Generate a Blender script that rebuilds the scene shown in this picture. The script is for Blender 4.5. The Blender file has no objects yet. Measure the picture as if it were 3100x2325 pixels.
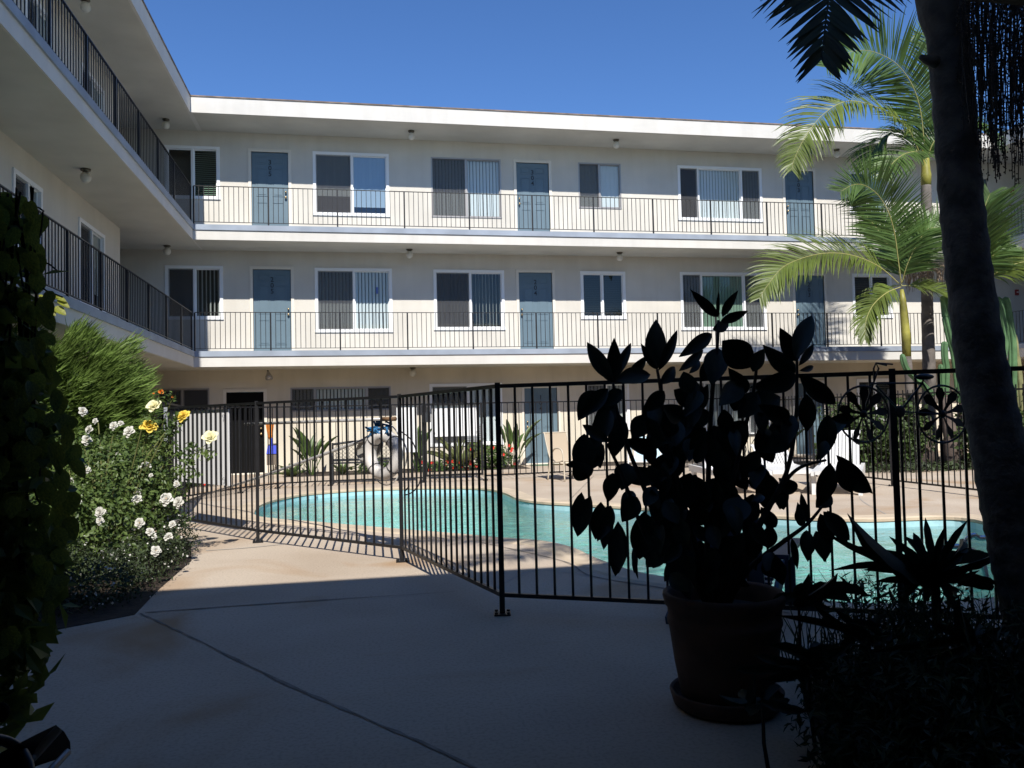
import bpy, bmesh, math, random
import numpy as np
from mathutils import Vector, Matrix, Euler
random.seed(7)
PI = math.pi
C = bpy.context.scene.collection
SC = bpy.context.scene

# ------------------------------------------------------------------ camera
SRCW, SRCH, FPX = 3100.0, 2325.0, 2500.0
YAW, PITCH, ROLL, CAMH = 0.1918, 0.0380, -0.0229, 1.32
_f = Vector((math.sin(YAW)*math.cos(PITCH), math.cos(YAW)*math.cos(PITCH), math.sin(PITCH)))
_r = Vector((math.cos(YAW), -math.sin(YAW), 0.0))
_u = _r.cross(_f)
CR = math.cos(ROLL)*_r + math.sin(ROLL)*_u
CU = -math.sin(ROLL)*_r + math.cos(ROLL)*_u
CAM = Vector((0, 0, CAMH))
cd = bpy.data.cameras.new('camera')
cd.sensor_width = 36.0
cd.lens = FPX/SRCW*36.0
cd.clip_start = 0.05
cd.clip_end = 2000
cam = bpy.data.objects.new('camera', cd)
C.objects.link(cam)
m = Matrix.Identity(4)
for i in range(3):
    m[i][0] = CR[i]; m[i][1] = CU[i]; m[i][2] = -_f[i]; m[i][3] = CAM[i]
cam.matrix_world = m
SC.camera = cam

# ------------------------------------------------------------------ sky and sun
SUN_EL = math.radians(45.0)
w = bpy.data.worlds.new('World'); SC.world = w; w.use_nodes = True
nt = w.node_tree
sky = nt.nodes.new('ShaderNodeTexSky'); sky.sky_type = 'NISHITA'
sky.sun_disc = False
sky.sun_elevation = SUN_EL
sky.sun_rotation = math.radians(181.5)      # the sun stands behind the camera, towards -Y
sky.altitude = 600; sky.air_density = 1.0; sky.dust_density = 0.0; sky.ozone_density = 6.0
bg = nt.nodes['Background']
hs = nt.nodes.new('ShaderNodeHueSaturation'); hs.inputs['Saturation'].default_value = 1.13; hs.inputs['Hue'].default_value = 0.507
nt.links.new(sky.outputs[0], hs.inputs['Color']); nt.links.new(hs.outputs[0], bg.inputs[0])
bg.inputs[1].default_value = 0.110
sd = bpy.data.lights.new('sun', 'SUN'); sd.energy = 4.5; sd.angle = math.radians(0.55); sd.color = (1.0, 0.955, 0.885)
sun = bpy.data.objects.new('sun', sd); C.objects.link(sun)
LDIR = Vector((0.025, 1.0, -1.0)).normalized()
sun.rotation_euler = LDIR.to_track_quat('-Z', 'Y').to_euler()
sun.location = (0, -20, 30)
SC.view_settings.view_transform = 'Standard'
SC.view_settings.look = 'None'
SC.view_settings.gamma = 1.0
SC.view_settings.exposure = 0.48
SC.view_settings.use_curve_mapping = False
SC.render.engine = 'CYCLES'
SC.cycles.max_bounces = 8
SC.cycles.transparent_max_bounces = 24
SC.cycles.caustics_reflective = False
SC.cycles.caustics_refractive = False

# ------------------------------------------------------------------ pixels of the photograph to places
def ray(x, y):
    return CR*((x-SRCW/2)/FPX) - CU*((y-SRCH/2)/FPX) + _f
def atY(x, y, Y):
    d = ray(x, y); return CAM + d*(Y/d.y)
def atX(x, y, X):
    d = ray(x, y); return CAM + d*(X/d.x)
def atZ(x, y, Z=0.0):
    d = ray(x, y); return CAM + d*((Z-CAMH)/d.z)
def crop(x0, y0, wd, W=2212.0):
    s = wd/W
    return lambda x, y: (x0+x*s, y0+y*s)

# ------------------------------------------------------------------ materials
MT = {}
def mat(name, col, rough=0.6, var=0.0, vscale=3.0, bump=0.0, bscale=60.0, metal=0.0, transl=0.0, spec=0.4, coords='Object', col2=None, detail=4.0, streak=0.0):
    m = bpy.data.materials.new(name); m.use_nodes = True
    n = m.node_tree.nodes; L = m.node_tree.links
    b = n['Principled BSDF']
    b.inputs['Roughness'].default_value = rough
    b.inputs['Metallic'].default_value = metal
    b.inputs['Specular IOR Level'].default_value = spec
    b.inputs['Base Color'].default_value = (*col, 1)
    tc = n.new('ShaderNodeTexCoord')
    if var > 0 or col2:
        ns = n.new('ShaderNodeTexNoise'); ns.inputs['Scale'].default_value = vscale; ns.inputs['Detail'].default_value = detail
        L.new(tc.outputs[coords], ns.inputs['Vector'])
        rp = n.new('ShaderNodeValToRGB')
        c2 = col2 or tuple(max(0, c*(1-var)) for c in col)
        c1 = tuple(min(1, c*(1+var*0.5)) for c in col) if not col2 else col
        rp.color_ramp.elements[0].position = 0.35; rp.color_ramp.elements[0].color = (*c2, 1)
        rp.color_ramp.elements[1].position = 0.68; rp.color_ramp.elements[1].color = (*c1, 1)
        L.new(ns.outputs['Fac'], rp.inputs['Fac'])
        L.new(rp.outputs['Color'], b.inputs['Base Color'])
        src = rp.outputs['Color']
    else:
        src = None
    if streak > 0 and src is not None:
        mp_ = n.new('ShaderNodeMapping'); mp_.inputs['Scale'].default_value = (2.2, 2.2, 0.16)
        L.new(tc.outputs[coords], mp_.inputs['Vector'])
        n2 = n.new('ShaderNodeTexNoise'); n2.inputs['Scale'].default_value = 1.6; n2.inputs['Detail'].default_value = 7; n2.inputs['Roughness'].default_value = 0.62
        L.new(mp_.outputs[0], n2.inputs['Vector'])
        r2 = n.new('ShaderNodeValToRGB'); r2.color_ramp.elements[0].position = 0.34; r2.color_ramp.elements[0].color = (1-streak, 1-streak*1.05, 1-streak*1.15, 1); r2.color_ramp.elements[1].position = 0.56; r2.color_ramp.elements[1].color = (1, 1, 1, 1)
        L.new(n2.outputs['Fac'], r2.inputs['Fac'])
        mm = n.new('ShaderNodeMixRGB'); mm.blend_type = 'MULTIPLY'; mm.inputs[0].default_value = 1.0
        L.new(src, mm.inputs[1]); L.new(r2.outputs[0], mm.inputs[2]); L.new(mm.outputs[0], b.inputs['Base Color']); src = mm.outputs[0]
    if bump > 0:
        nb = n.new('ShaderNodeTexNoise'); nb.inputs['Scale'].default_value = bscale; nb.inputs['Detail'].default_value = 5
        L.new(tc.outputs[coords], nb.inputs['Vector'])
        bp = n.new('ShaderNodeBump'); bp.inputs['Strength'].default_value = bump; bp.inputs['Distance'].default_value = 0.01
        L.new(nb.outputs['Fac'], bp.inputs['Height']); L.new(bp.outputs['Normal'], b.inputs['Normal'])
    if transl > 0:
        tr = n.new('ShaderNodeBsdfTranslucent'); tr.inputs['Color'].default_value = (*[min(1, c*1.25) for c in col], 1)
        if src: L.new(src, tr.inputs['Color'])
        mx = n.new('ShaderNodeMixShader'); mx.inputs[0].default_value = transl
        out = n['Material Output']
        L.new(b.outputs[0], mx.inputs[1]); L.new(tr.outputs[0], mx.inputs[2]); L.new(mx.outputs[0], out.inputs['Surface'])
    MT[name] = m
    return m

def true_fresnel(n, L, ior, normal=None):
    # the Fresnel node inverts the index on back faces; feed it the inverse there so that a thin sheet acts alike from both sides
    ge = n.new('ShaderNodeNewGeometry'); mr = n.new('ShaderNodeMapRange')
    mr.inputs['To Min'].default_value = ior; mr.inputs['To Max'].default_value = 1.0/ior
    L.new(ge.outputs['Backfacing'], mr.inputs['Value'])
    fr = n.new('ShaderNodeFresnel'); L.new(mr.outputs['Result'], fr.inputs['IOR'])
    if normal is not None: L.new(normal, fr.inputs['Normal'])
    return fr
def glass(name, tint=(0.9, 0.95, 0.93), ior=1.5):
    m = bpy.data.materials.new(name); m.use_nodes = True
    n = m.node_tree.nodes; L = m.node_tree.links
    n.remove(n['Principled BSDF'])
    t = n.new('ShaderNodeBsdfTransparent'); t.inputs[0].default_value = (*tint, 1)
    g = n.new('ShaderNodeBsdfGlossy'); g.inputs['Roughness'].default_value = 0.01
    fr = true_fresnel(n, L, ior)
    mx = n.new('ShaderNodeMixShader')
    L.new(fr.outputs[0], mx.inputs[0]); L.new(t.outputs[0], mx.inputs[1]); L.new(g.outputs[0], mx.inputs[2])
    L.new(mx.outputs[0], n['Material Output'].inputs['Surface'])
    MT[name] = m
    return m

def mesh_screen(name, col, alpha):
    m = bpy.data.materials.new(name); m.use_nodes = True
    n = m.node_tree.nodes; L = m.node_tree.links
    n.remove(n['Principled BSDF'])
    t = n.new('ShaderNodeBsdfTransparent')
    d = n.new('ShaderNodeBsdfDiffuse'); d.inputs[0].default_value = (*col, 1)
    mx = n.new('ShaderNodeMixShader'); mx.inputs[0].default_value = alpha
    L.new(t.outputs[0], mx.inputs[1]); L.new(d.outputs[0], mx.inputs[2])
    L.new(mx.outputs[0], n['Material Output'].inputs['Surface'])
    MT[name] = m
    return m

mat('stucco', (0.65, 0.615, 0.545), 0.9, var=0.08, vscale=0.9, bump=0.45, bscale=110, streak=0.05)
mat('stucco_warm', (0.66, 0.60, 0.49), 0.9, var=0.10, vscale=0.9, bump=0.45, bscale=110, streak=0.07)
mat('fascia', (0.63, 0.61, 0.565), 0.85, var=0.06, vscale=1.4, bump=0.25, bscale=90, streak=0.05)
mat('soffit_shaded', (0.56, 0.545, 0.485), 0.9, var=0.10, vscale=1.1, bump=0.3, bscale=110)  # darker than the fascia: shade under slabs put into the colour
mat('slab_grey', (0.30, 0.345, 0.41), 0.7, var=0.15, vscale=2.0, bump=0.1)
mat('roof_edge', (0.22, 0.17, 0.14), 0.8, var=0.4, vscale=5)
mat('roofing', (0.35, 0.34, 0.33), 0.9)
mat('white_trim', (0.82, 0.83, 0.83), 0.45)
mat('cream_trim', (0.72, 0.67, 0.58), 0.6)
mat('alu', (0.36, 0.34, 0.32), 0.4, metal=0.5)
mat('door_blue', (0.125, 0.185, 0.225), 0.45, var=0.06, vscale=2)
mat('door_dark', (0.005, 0.005, 0.005), 0.8, spec=0.1)
mat('digit', (0.012, 0.012, 0.014), 0.4)
mat('brass', (0.55, 0.40, 0.22), 0.3, metal=0.9)
mat('steel', (0.55, 0.56, 0.57), 0.28, metal=0.9)
mat('iron', (0.012, 0.012, 0.014), 0.42, var=0.3, vscale=8)
mat('iron_light', (0.028, 0.030, 0.034), 0.45)
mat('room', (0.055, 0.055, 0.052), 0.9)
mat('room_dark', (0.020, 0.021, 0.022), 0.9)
mat('blind_white', (0.80, 0.83, 0.88), 0.6, transl=0.2)
mat('blind_grey', (0.42, 0.43, 0.43), 0.6, transl=0.1)
mat('blind_dark', (0.085, 0.09, 0.085), 0.6)
mat('blind_green', (0.20, 0.30, 0.23), 0.6, transl=0.2)
mat('shade_blue', (0.50, 0.62, 0.74), 0.6, transl=0.15)
mat('globe', (0.72, 0.70, 0.63), 0.3, transl=0.2)
mat('fixture', (0.10, 0.09, 0.07), 0.4, metal=0.4)
mat('red_box', (0.25, 0.025, 0.025), 0.4)
mat('board_white', (0.84, 0.84, 0.85), 0.55, var=0.03, vscale=3)
mat('ring_white', (0.72, 0.69, 0.66), 0.55, var=0.12, vscale=5)
mat('strap_black', (0.02, 0.02, 0.022), 0.6)
mat('rope_white', (0.62, 0.62, 0.60), 0.8)
mat('rope_blue', (0.03, 0.16, 0.36), 0.7, var=0.4, vscale=20)
mat('pole_metal', (0.42, 0.41, 0.40), 0.45, metal=0.3)
mat('net', (0.45, 0.43, 0.39), 0.8)
mat('sling_tan', (0.44, 0.36, 0.26), 0.7, bump=0.2, bscale=200)
mat('frame_tan', (0.52, 0.46, 0.36), 0.45)
mat('plastic_white', (0.68, 0.68, 0.67), 0.4)
mat('plastic_blue', (0.03, 0.05, 0.10), 0.45)
mat('plastic_sky', (0.45, 0.62, 0.70), 0.45)
mat('orange', (0.75, 0.24, 0.03), 0.7, var=0.2, vscale=40)
mat('dustpan', (0.03, 0.06, 0.55), 0.4)
mat('cardboard', (0.16, 0.13, 0.10), 0.8)
mat('wood_stick', (0.22, 0.13, 0.07), 0.6)
mat('terracotta', (0.125, 0.068, 0.046), 0.85, var=0.35, vscale=5, bump=0.2, bscale=50)
mat('soil', (0.045, 0.032, 0.022), 0.95, var=0.5, vscale=9, bump=0.8, bscale=30)
mat('rubber_leaf', (0.024, 0.032, 0.020), 0.42, var=0.4, vscale=3, spec=0.3)
mat('bark_dark', (0.045, 0.035, 0.028), 0.9, var=0.4, vscale=6, bump=0.5, bscale=30)
mat('palm_bark', (0.16, 0.14, 0.125), 0.9, var=0.35, vscale=5, bump=0.4, bscale=40)
mat('palm_bark_near', (0.15, 0.135, 0.125), 0.9, var=0.5, vscale=9, bump=0.9, bscale=30)
mat('palm_stem_green', (0.30, 0.28, 0.06), 0.45, var=0.5, vscale=2.5)
mat('palm_rachis', (0.36, 0.33, 0.12), 0.5)
mat('frond', (0.105, 0.18, 0.045), 0.42, var=0.4, vscale=1.3, transl=0.32)
mat('frond_yellow', (0.15, 0.20, 0.04), 0.42, var=0.35, vscale=1.3, transl=0.35)
mat('frond_shaded', (0.020, 0.032, 0.018), 0.5, transl=0.1)  # shaded copy of the frond green, shade put into the colour
mat('fruit', (0.035, 0.024, 0.020), 0.7)
mat('flower_dry', (0.30, 0.22, 0.15), 0.8, var=0.4, vscale=12)
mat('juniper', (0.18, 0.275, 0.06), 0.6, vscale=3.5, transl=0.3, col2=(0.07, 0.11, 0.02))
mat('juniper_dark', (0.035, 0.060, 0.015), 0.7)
mat('rose_leaf', (0.14, 0.20, 0.05), 0.45, vscale=6, transl=0.3, col2=(0.05, 0.09, 0.025))
mat('rose_stem', (0.14, 0.15, 0.05), 0.7)
mat('petal_white', (0.66, 0.65, 0.60), 0.6, transl=0.25)
mat('petal_cream', (0.84, 0.80, 0.55), 0.6, transl=0.25)
mat('petal_yellow', (0.82, 0.64, 0.12), 0.6, transl=0.25)
mat('petal_red', (0.70, 0.04, 0.02), 0.6, transl=0.2)
mat('petal_orange', (0.80, 0.30, 0.06), 0.6, transl=0.2)
mat('rose_heart', (0.45, 0.24, 0.05), 0.8)
mat('vine_leaf', (0.21, 0.26, 0.05), 0.5, vscale=9, transl=0.4, col2=(0.08, 0.12, 0.03))
mat('vine_yellow', (0.26, 0.28, 0.03), 0.5, var=0.4, vscale=6, transl=0.4)
mat('hedge_leaf', (0.06, 0.10, 0.025), 0.5, var=0.6, vscale=4, transl=0.2)
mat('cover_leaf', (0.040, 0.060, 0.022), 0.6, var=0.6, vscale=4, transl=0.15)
mat('strap_leaf', (0.10, 0.165, 0.045), 0.4, var=0.5, vscale=4, transl=0.25)
mat('strap_pale', (0.22, 0.25, 0.10), 0.45, var=0.4, vscale=6, transl=0.25)
mat('agave_leaf', (0.17, 0.25, 0.10), 0.45, var=0.3, vscale=5, transl=0.15)
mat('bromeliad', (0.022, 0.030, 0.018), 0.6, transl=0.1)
mat('cactus', (0.085, 0.175, 0.075), 0.6, var=0.3, vscale=5)
mat('cactus_old', (0.20, 0.20, 0.09), 0.75, var=0.3, vscale=5)
mat('cactus_wood', (0.13, 0.10, 0.085), 0.9, var=0.3, vscale=4, bump=0.5, bscale=30)
mat('tile_blue', (0.42, 0.70, 0.76), 0.25, var=0.12, vscale=6)
mat('coping', (0.56, 0.46, 0.335), 0.85, var=0.16, vscale=2.5, bump=0.3, bscale=60)
mat('joint', (0.25, 0.215, 0.18), 0.9, var=0.4, vscale=8)
mat('joint_pale', (0.40, 0.37, 0.33), 0.9)
mat('black_plastic', (0.008, 0.008, 0.009), 0.9, spec=0.05)
mat('chrome', (0.6, 0.6, 0.6), 0.15, metal=1.0)
mat('sign_white', (0.30, 0.31, 0.34), 0.5)
mat('sign_ink', (0.02, 0.04, 0.10), 0.5)
mat('tape_blue', (0.03, 0.08, 0.42), 0.6)
mat('mat_green', (0.10, 0.17, 0.11), 0.9)
mat('acunit', (0.34, 0.36, 0.38), 0.6)
glass('pane', ior=1.55)
glass('pane_mirror', (0.75, 0.8, 0.82), 2.1)
mesh_screen('insect_screen', (0.10, 0.10, 0.105), 0.5)

# concrete of the yard: warm, blotched, rust and damp stains
def concrete():
    m = bpy.data.materials.new('concrete'); m.use_nodes = True
    n = m.node_tree.nodes; L = m.node_tree.links; b = n['Principled BSDF']
    b.inputs['Roughness'].default_value = 0.88; b.inputs['Specular IOR Level'].default_value = 0.25
    tc = n.new('ShaderNodeTexCoord')
    def noise(s, d=6, dist=0.0):
        x = n.new('ShaderNodeTexNoise'); x.inputs['Scale'].default_value = s; x.inputs['Detail'].default_value = d; x.inputs['Distortion'].default_value = dist
        L.new(tc.outputs['Object'], x.inputs['Vector']); return x
    def ramp(src, p0, c0, p1, c1):
        r = n.new('ShaderNodeValToRGB'); r.color_ramp.elements[0].position = p0; r.color_ramp.elements[0].color = (*c0, 1)
        r.color_ramp.elements[1].position = p1; r.color_ramp.elements[1].color = (*c1, 1); L.new(src, r.inputs['Fac']); return r
    base = ramp(noise(0.7, 8, 0.4).outputs['Fac'], 0.3, (0.44, 0.355, 0.27), 0.7, (0.55, 0.465, 0.37))
    speck = ramp(noise(55, 3).outputs['Fac'], 0.36, (0.72, 0.72, 0.72), 0.52, (1, 1, 1))
    mu = n.new('ShaderNodeMixRGB'); mu.blend_type = 'MULTIPLY'; mu.inputs[0].default_value = 0.55
    L.new(base.outputs[0], mu.inputs[1]); L.new(speck.outputs[0], mu.inputs[2])
    rust = ramp(noise(0.55, 5, 1.2).outputs['Fac'], 0.54, (0, 0, 0), 0.74, (1, 1, 1))
    mr = n.new('ShaderNodeMixRGB'); mr.blend_type = 'MIX'
    sc = n.new('ShaderNodeMath'); sc.operation = 'MULTIPLY'; sc.inputs[1].default_value = 0.8
    L.new(rust.outputs[0], sc.inputs[0]); L.new(sc.outputs[0], mr.inputs[0])
    L.new(mu.outputs[0], mr.inputs[1]); mr.inputs[2].default_value = (0.36, 0.22, 0.11, 1)
    L.new(mr.outputs[0], b.inputs['Base Color'])
    bp = n.new('ShaderNodeBump'); bp.inputs['Strength'].default_value = 0.25; bp.inputs['Distance'].default_value = 0.004
    L.new(noise(120, 4).outputs['Fac'], bp.inputs['Height']); L.new(bp.outputs[0], b.inputs['Normal'])
    MT['concrete'] = m
concrete()

def water_mat():
    m = bpy.data.materials.new('water'); m.use_nodes = True
    n = m.node_tree.nodes; L = m.node_tree.links; n.remove(n['Principled BSDF'])
    tc = n.new('ShaderNodeTexCoord')
    def wave(sc, det, dis, st=(1.0, 1.0, 1.0)):
        mp_ = n.new('ShaderNodeMapping'); mp_.inputs['Scale'].default_value = st; L.new(tc.outputs['Object'], mp_.inputs['Vector'])
        x = n.new('ShaderNodeTexNoise'); x.inputs['Scale'].default_value = sc; x.inputs['Detail'].default_value = det; x.inputs['Distortion'].default_value = dis
        L.new(mp_.outputs[0], x.inputs['Vector']); return x.outputs['Fac']
    ad = n.new('ShaderNodeMath'); ad.operation = 'MULTIPLY_ADD'; ad.inputs[1].default_value = 0.30
    L.new(wave(7.5, 2, 0.4, (0.8, 1.1, 1)), ad.inputs[0]); L.new(wave(2.3, 3, 0.7, (0.8, 1.15, 1)), ad.inputs[2])
    # the breeze ruffles the near end of the pool more than the sheltered far end
    sx = n.new('ShaderNodeSeparateXYZ'); L.new(tc.outputs['Object'], sx.inputs[0])
    mr_ = n.new('ShaderNodeMapRange'); mr_.inputs['From Min'].default_value = 15.0; mr_.inputs['From Max'].default_value = 9.0
    mr_.inputs['To Min'].default_value = 0.15; mr_.inputs['To Max'].default_value = 1.0
    L.new(sx.outputs['Y'], mr_.inputs['Value'])
    bp = n.new('ShaderNodeBump'); bp.inputs['Distance'].default_value = 0.07
    L.new(mr_.outputs['Result'], bp.inputs['Strength'])
    L.new(ad.outputs[0], bp.inputs['Height'])
    t = n.new('ShaderNodeBsdfTransparent'); t.inputs[0].default_value = (0.93, 0.99, 0.98, 1)
    rf = n.new('ShaderNodeBsdfRefraction'); rf.inputs['IOR'].default_value = 1.2; rf.inputs['Color'].default_value = (0.93, 0.99, 0.98, 1); rf.inputs['Roughness'].default_value = 0.0
    L.new(bp.outputs[0], rf.inputs['Normal'])
    m0 = n.new('ShaderNodeMixShader'); m0.inputs[0].default_value = 0.30
    L.new(t.outputs[0], m0.inputs[1]); L.new(rf.outputs[0], m0.inputs[2])
    g = n.new('ShaderNodeBsdfGlossy'); g.inputs['Roughness'].default_value = 0.015
    L.new(bp.outputs[0], g.inputs['Normal'])
    fr = true_fresnel(n, L, 1.38, bp.outputs[0])
    mx = n.new('ShaderNodeMixShader')
    L.new(fr.outputs[0], mx.inputs[0]); L.new(m0.outputs[0], mx.inputs[1]); L.new(g.outputs[0], mx.inputs[2])
    L.new(mx.outputs[0], n['Material Output'].inputs['Surface'])
    va = n.new('ShaderNodeVolumeAbsorption'); va.inputs['Color'].default_value = (0.38, 0.93, 0.92, 1); va.inputs['Density'].default_value = 0.27
    L.new(va.outputs[0], n['Material Output'].inputs['Volume'])
    MT['water'] = m
water_mat()
mat('plaster_caustic', (0.70, 0.86, 0.80), 0.8, var=0.32, vscale=1.9, detail=7.0)  # plaster tone, mottling raised to imitate missing caustic light

# ------------------------------------------------------------------ mesh tools
def V(*a): return Vector(a)
class MB:
    def __init__(s): s.v = []; s.f = []
    def add(s, vs, fs):
        o = len(s.v); s.v += [tuple(x) for x in vs]; s.f += [tuple(i+o for i in f) for f in fs]; return s
    def box(s, a, b):
        x0, y0, z0 = a; x1, y1, z1 = b
        return s.add([(x0,y0,z0),(x1,y0,z0),(x1,y1,z0),(x0,y1,z0),(x0,y0,z1),(x1,y0,z1),(x1,y1,z1),(x0,y1,z1)],
            [(0,3,2,1),(4,5,6,7),(0,1,5,4),(1,2,6,5),(2,3,7,6),(3,0,4,7)])
    def bar(s, p, q, wd, ht=None, up=(0,0,1)):
        ht = ht or wd; p = Vector(p); q = Vector(q); t = (q-p).normalized(); up = Vector(up)
        if abs(t.dot(up)) > 0.98: up = Vector((0,1,0))
        a = t.cross(up).normalized()*(wd/2); b = a.cross(t).normalized()*(ht/2)
        return s.add([p-a-b,p+a-b,p+a+b,p-a+b,q-a-b,q+a-b,q+a+b,q-a+b],
            [(0,1,2,3),(7,6,5,4),(0,4,5,1),(1,5,6,2),(2,6,7,3),(3,7,4,0)])
    def tube(s, path, rad, n=8, cap=True):
        path = [Vector(p) for p in path]
        if not hasattr(rad, '__len__'): rad = [rad]*len(path)
        base = len(s.v); prev = None
        for i, p in enumerate(path):
            t = (path[min(i+1, len(path)-1)]-path[max(i-1, 0)]).normalized()
            if prev is None:
                a = t.cross(Vector((0,0,1)));
                if a.length < 1e-3: a = t.cross(Vector((0,1,0)))
            else: a = prev - t*prev.dot(t)
            a.normalize(); prev = a; b = t.cross(a)
            for k in range(n):
                an = 2*PI*k/n; s.v.append(tuple(p + (a*math.cos(an)+b*math.sin(an))*rad[i]))
        for i in range(len(path)-1):
            for k in range(n):
                k2 = (k+1) % n; o = base+i*n
                s.f.append((o+k, o+k2, o+n+k2, o+n+k))
        if cap:
            s.f.append(tuple(base+k for k in reversed(range(n)))); s.f.append(tuple(base+(len(path)-1)*n+k for k in range(n)))
        return s
    def lathe(s, prof, c=(0,0,0), n=24, rmod=None):
        base = len(s.v)
        for (r, z) in prof:
            for k in range(n):
                an = 2*PI*k/n; rr = r*(rmod(an, z) if rmod else 1)
                s.v.append((c[0]+rr*math.cos(an), c[1]+rr*math.sin(an), c[2]+z))
        for i in range(len(prof)-1):
            for k in range(n):
                k2 = (k+1) % n; o = base+i*n
                s.f.append((o+k, o+k2, o+n+k2, o+n+k))
        return s
    def ribbon(s, path, widths, side):
        base = len(s.v)
        for i, p in enumerate(path):
            sd = side[i] if isinstance(side, list) else side
            p = Vector(p); s.v.append(tuple(p-sd*widths[i]/2)); s.v.append(tuple(p+sd*widths[i]/2))
        for i in range(len(path)-1):
            o = base+2*i; s.f.append((o, o+1, o+3, o+2))
        return s
    def torus(s, c, ax, R, r, n=40, k=12, sx=None):
        ax = Vector(ax).normalized(); a = ax.cross(Vector((0,0,1)))
        if a.length < 1e-3: a = Vector((1,0,0))
        a.normalize(); b = ax.cross(a); base = len(s.v); c = Vector(c)
        for i in range(n):
            t = 2*PI*i/n; d = a*math.cos(t)+b*math.sin(t)
            for j in range(k):
                u = 2*PI*j/k; s.v.append(tuple(c+d*(R+r*math.cos(u))+ax*(r*math.sin(u))))
        for i in range(n):
            for j in range(k):
                s.f.append((base+i*k+j, base+((i+1)%n)*k+j, base+((i+1)%n)*k+(j+1)%k, base+i*k+(j+1)%k))
        return s
    def ball(s, c, r, n=12, m=8, sc=(1,1,1)):
        prof = []
        base = len(s.v)
        for i in range(m+1):
            th = PI*i/m
            for k in range(n):
                an = 2*PI*k/n
                s.v.append((c[0]+r*sc[0]*math.sin(th)*math.cos(an), c[1]+r*sc[1]*math.sin(th)*math.sin(an), c[2]-r*sc[2]*math.cos(th)))
        for i in range(m):
            for k in range(n):
                k2 = (k+1) % n; o = base+i*n
                s.f.append((o+k, o+k2, o+n+k2, o+n+k))
        return s
    def prism(s, pts, z0, z1):
        n = len(pts); base = len(s.v)
        s.v += [(x, y, z0) for x, y in pts] + [(x, y, z1) for x, y in pts]
        s.f.append(tuple(base+i for i in reversed(range(n)))); s.f.append(tuple(base+n+i for i in range(n)))
        for i in range(n):
            j = (i+1) % n; s.f.append((base+i, base+j, base+n+j, base+n+i))
        return s
    def mesh(s, name, material, smooth=False, normals=False):
        me = bpy.data.meshes.new(name); me.from_pydata(s.v, [], s.f); me.update()
        if normals:
            bm = bmesh.new(); bm.from_mesh(me); bmesh.ops.recalc_face_normals(bm, faces=bm.faces); bm.to_mesh(me); bm.free()
        if smooth:
            me.polygons.foreach_set('use_smooth', [True]*len(me.polygons))
        me.materials.append(MT[material] if isinstance(material, str) else material)
        return me
    def build(s, name, material, parent=None, smooth=False, normals=False):
        return link(name, s.mesh(name, material, smooth, normals), parent)
def link(name, me, parent=None, mtx=None):
    o = bpy.data.objects.new(name, me); C.objects.link(o)
    if parent: o.parent = parent
    if mtx is not None: o.matrix_local = mtx
    return o
def tag(o, label, cat, group=None):
    o['label'] = label; o['category'] = cat
    if group: o['group'] = group
    return o
def struct(o): o['kind'] = 'structure'; return o
def stuff(o): o['kind'] = 'stuff'; return o
def thing(name, label, cat, group=None, loc=(0,0,0), rz=0.0):
    o = bpy.data.objects.new(name, None); C.objects.link(o); o.location = loc; o.rotation_euler = (0,0,rz)
    o.empty_display_size = 0.2
    return tag(o, label, cat, group)
def place(x=0, y=0, z=0, rz=0, s=1):
    return Matrix.Translation((x,y,z)) @ Matrix.Rotation(rz, 4, 'Z') @ Matrix.Scale(s, 4)
def basis(o, a, b, c):
    m = Matrix.Identity(4)
    for i in range(3): m[i][0] = a[i]; m[i][1] = b[i]; m[i][2] = c[i]; m[i][3] = o[i]
    return m
_txt = {}
def text_mesh(s, size, material, ext=0.002):
    key = (s, size, material)
    if key in _txt: return _txt[key]
    cu = bpy.data.curves.new('lettering', 'FONT'); cu.body = s; cu.size = size; cu.extrude = ext; cu.align_x = 'CENTER'; cu.align_y = 'CENTER'
    cu.resolution_u = 3; cu.offset = size*0.008
    o = bpy.data.objects.new('lettering', cu); C.objects.link(o)
    dg = bpy.context.evaluated_depsgraph_get()
    me = bpy.data.meshes.new_from_object(o.evaluated_get(dg))
    bpy.data.objects.remove(o); bpy.data.curves.remove(cu)
    me.materials.clear(); me.materials.append(MT[material]); me.name = 'lettering'
    _txt[key] = me
    return me
def poly_fill(outer, holes, z, name, material, parent=None):
    bm = bmesh.new()
    def loop(pts):
        vs = [bm.verts.new((x, y, z)) for x, y in pts]
        return [bm.edges.new((vs[i], vs[(i+1) % len(vs)])) for i in range(len(vs))]
    es = loop(outer)
    for h in holes: es += loop(h)
    bmesh.ops.triangle_fill(bm, edges=es, use_beauty=True, use_dissolve=False, normal=(0,0,1))
    for f in bm.faces:
        if f.normal.z < 0: f.normal_flip()
    me = bpy.data.meshes.new(name); bm.to_mesh(me); bm.free()
    me.materials.append(MT[material])
    return link(name, me, parent)
def smooth_closed(pts, n=4):
    out = []; N = len(pts)
    for i in range(N):
        p0, p1, p2, p3 = [Vector(pts[(i+k-1) % N]) for k in range(4)]
        for k in range(n):
            t = k/n
            out.append(tuple(0.5*((2*p1)+(p2-p0)*t+(2*p0-5*p1+4*p2-p3)*t*t+(3*p1-p0-3*p2+p3)*t**3)))
    return out
def spline(pts, n=6):
    pts = [Vector(p) for p in pts]; out = []
    for i in range(len(pts)-1):
        p0 = pts[max(i-1, 0)]; p1 = pts[i]; p2 = pts[i+1]; p3 = pts[min(i+2, len(pts)-1)]
        for k in range(n):
            t = k/n
            out.append(0.5*((2*p1)+(p2-p0)*t+(2*p0-5*p1+4*p2-p3)*t*t+(3*p1-p0-3*p2+p3)*t**3))
    out.append(pts[-1])
    return out
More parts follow.
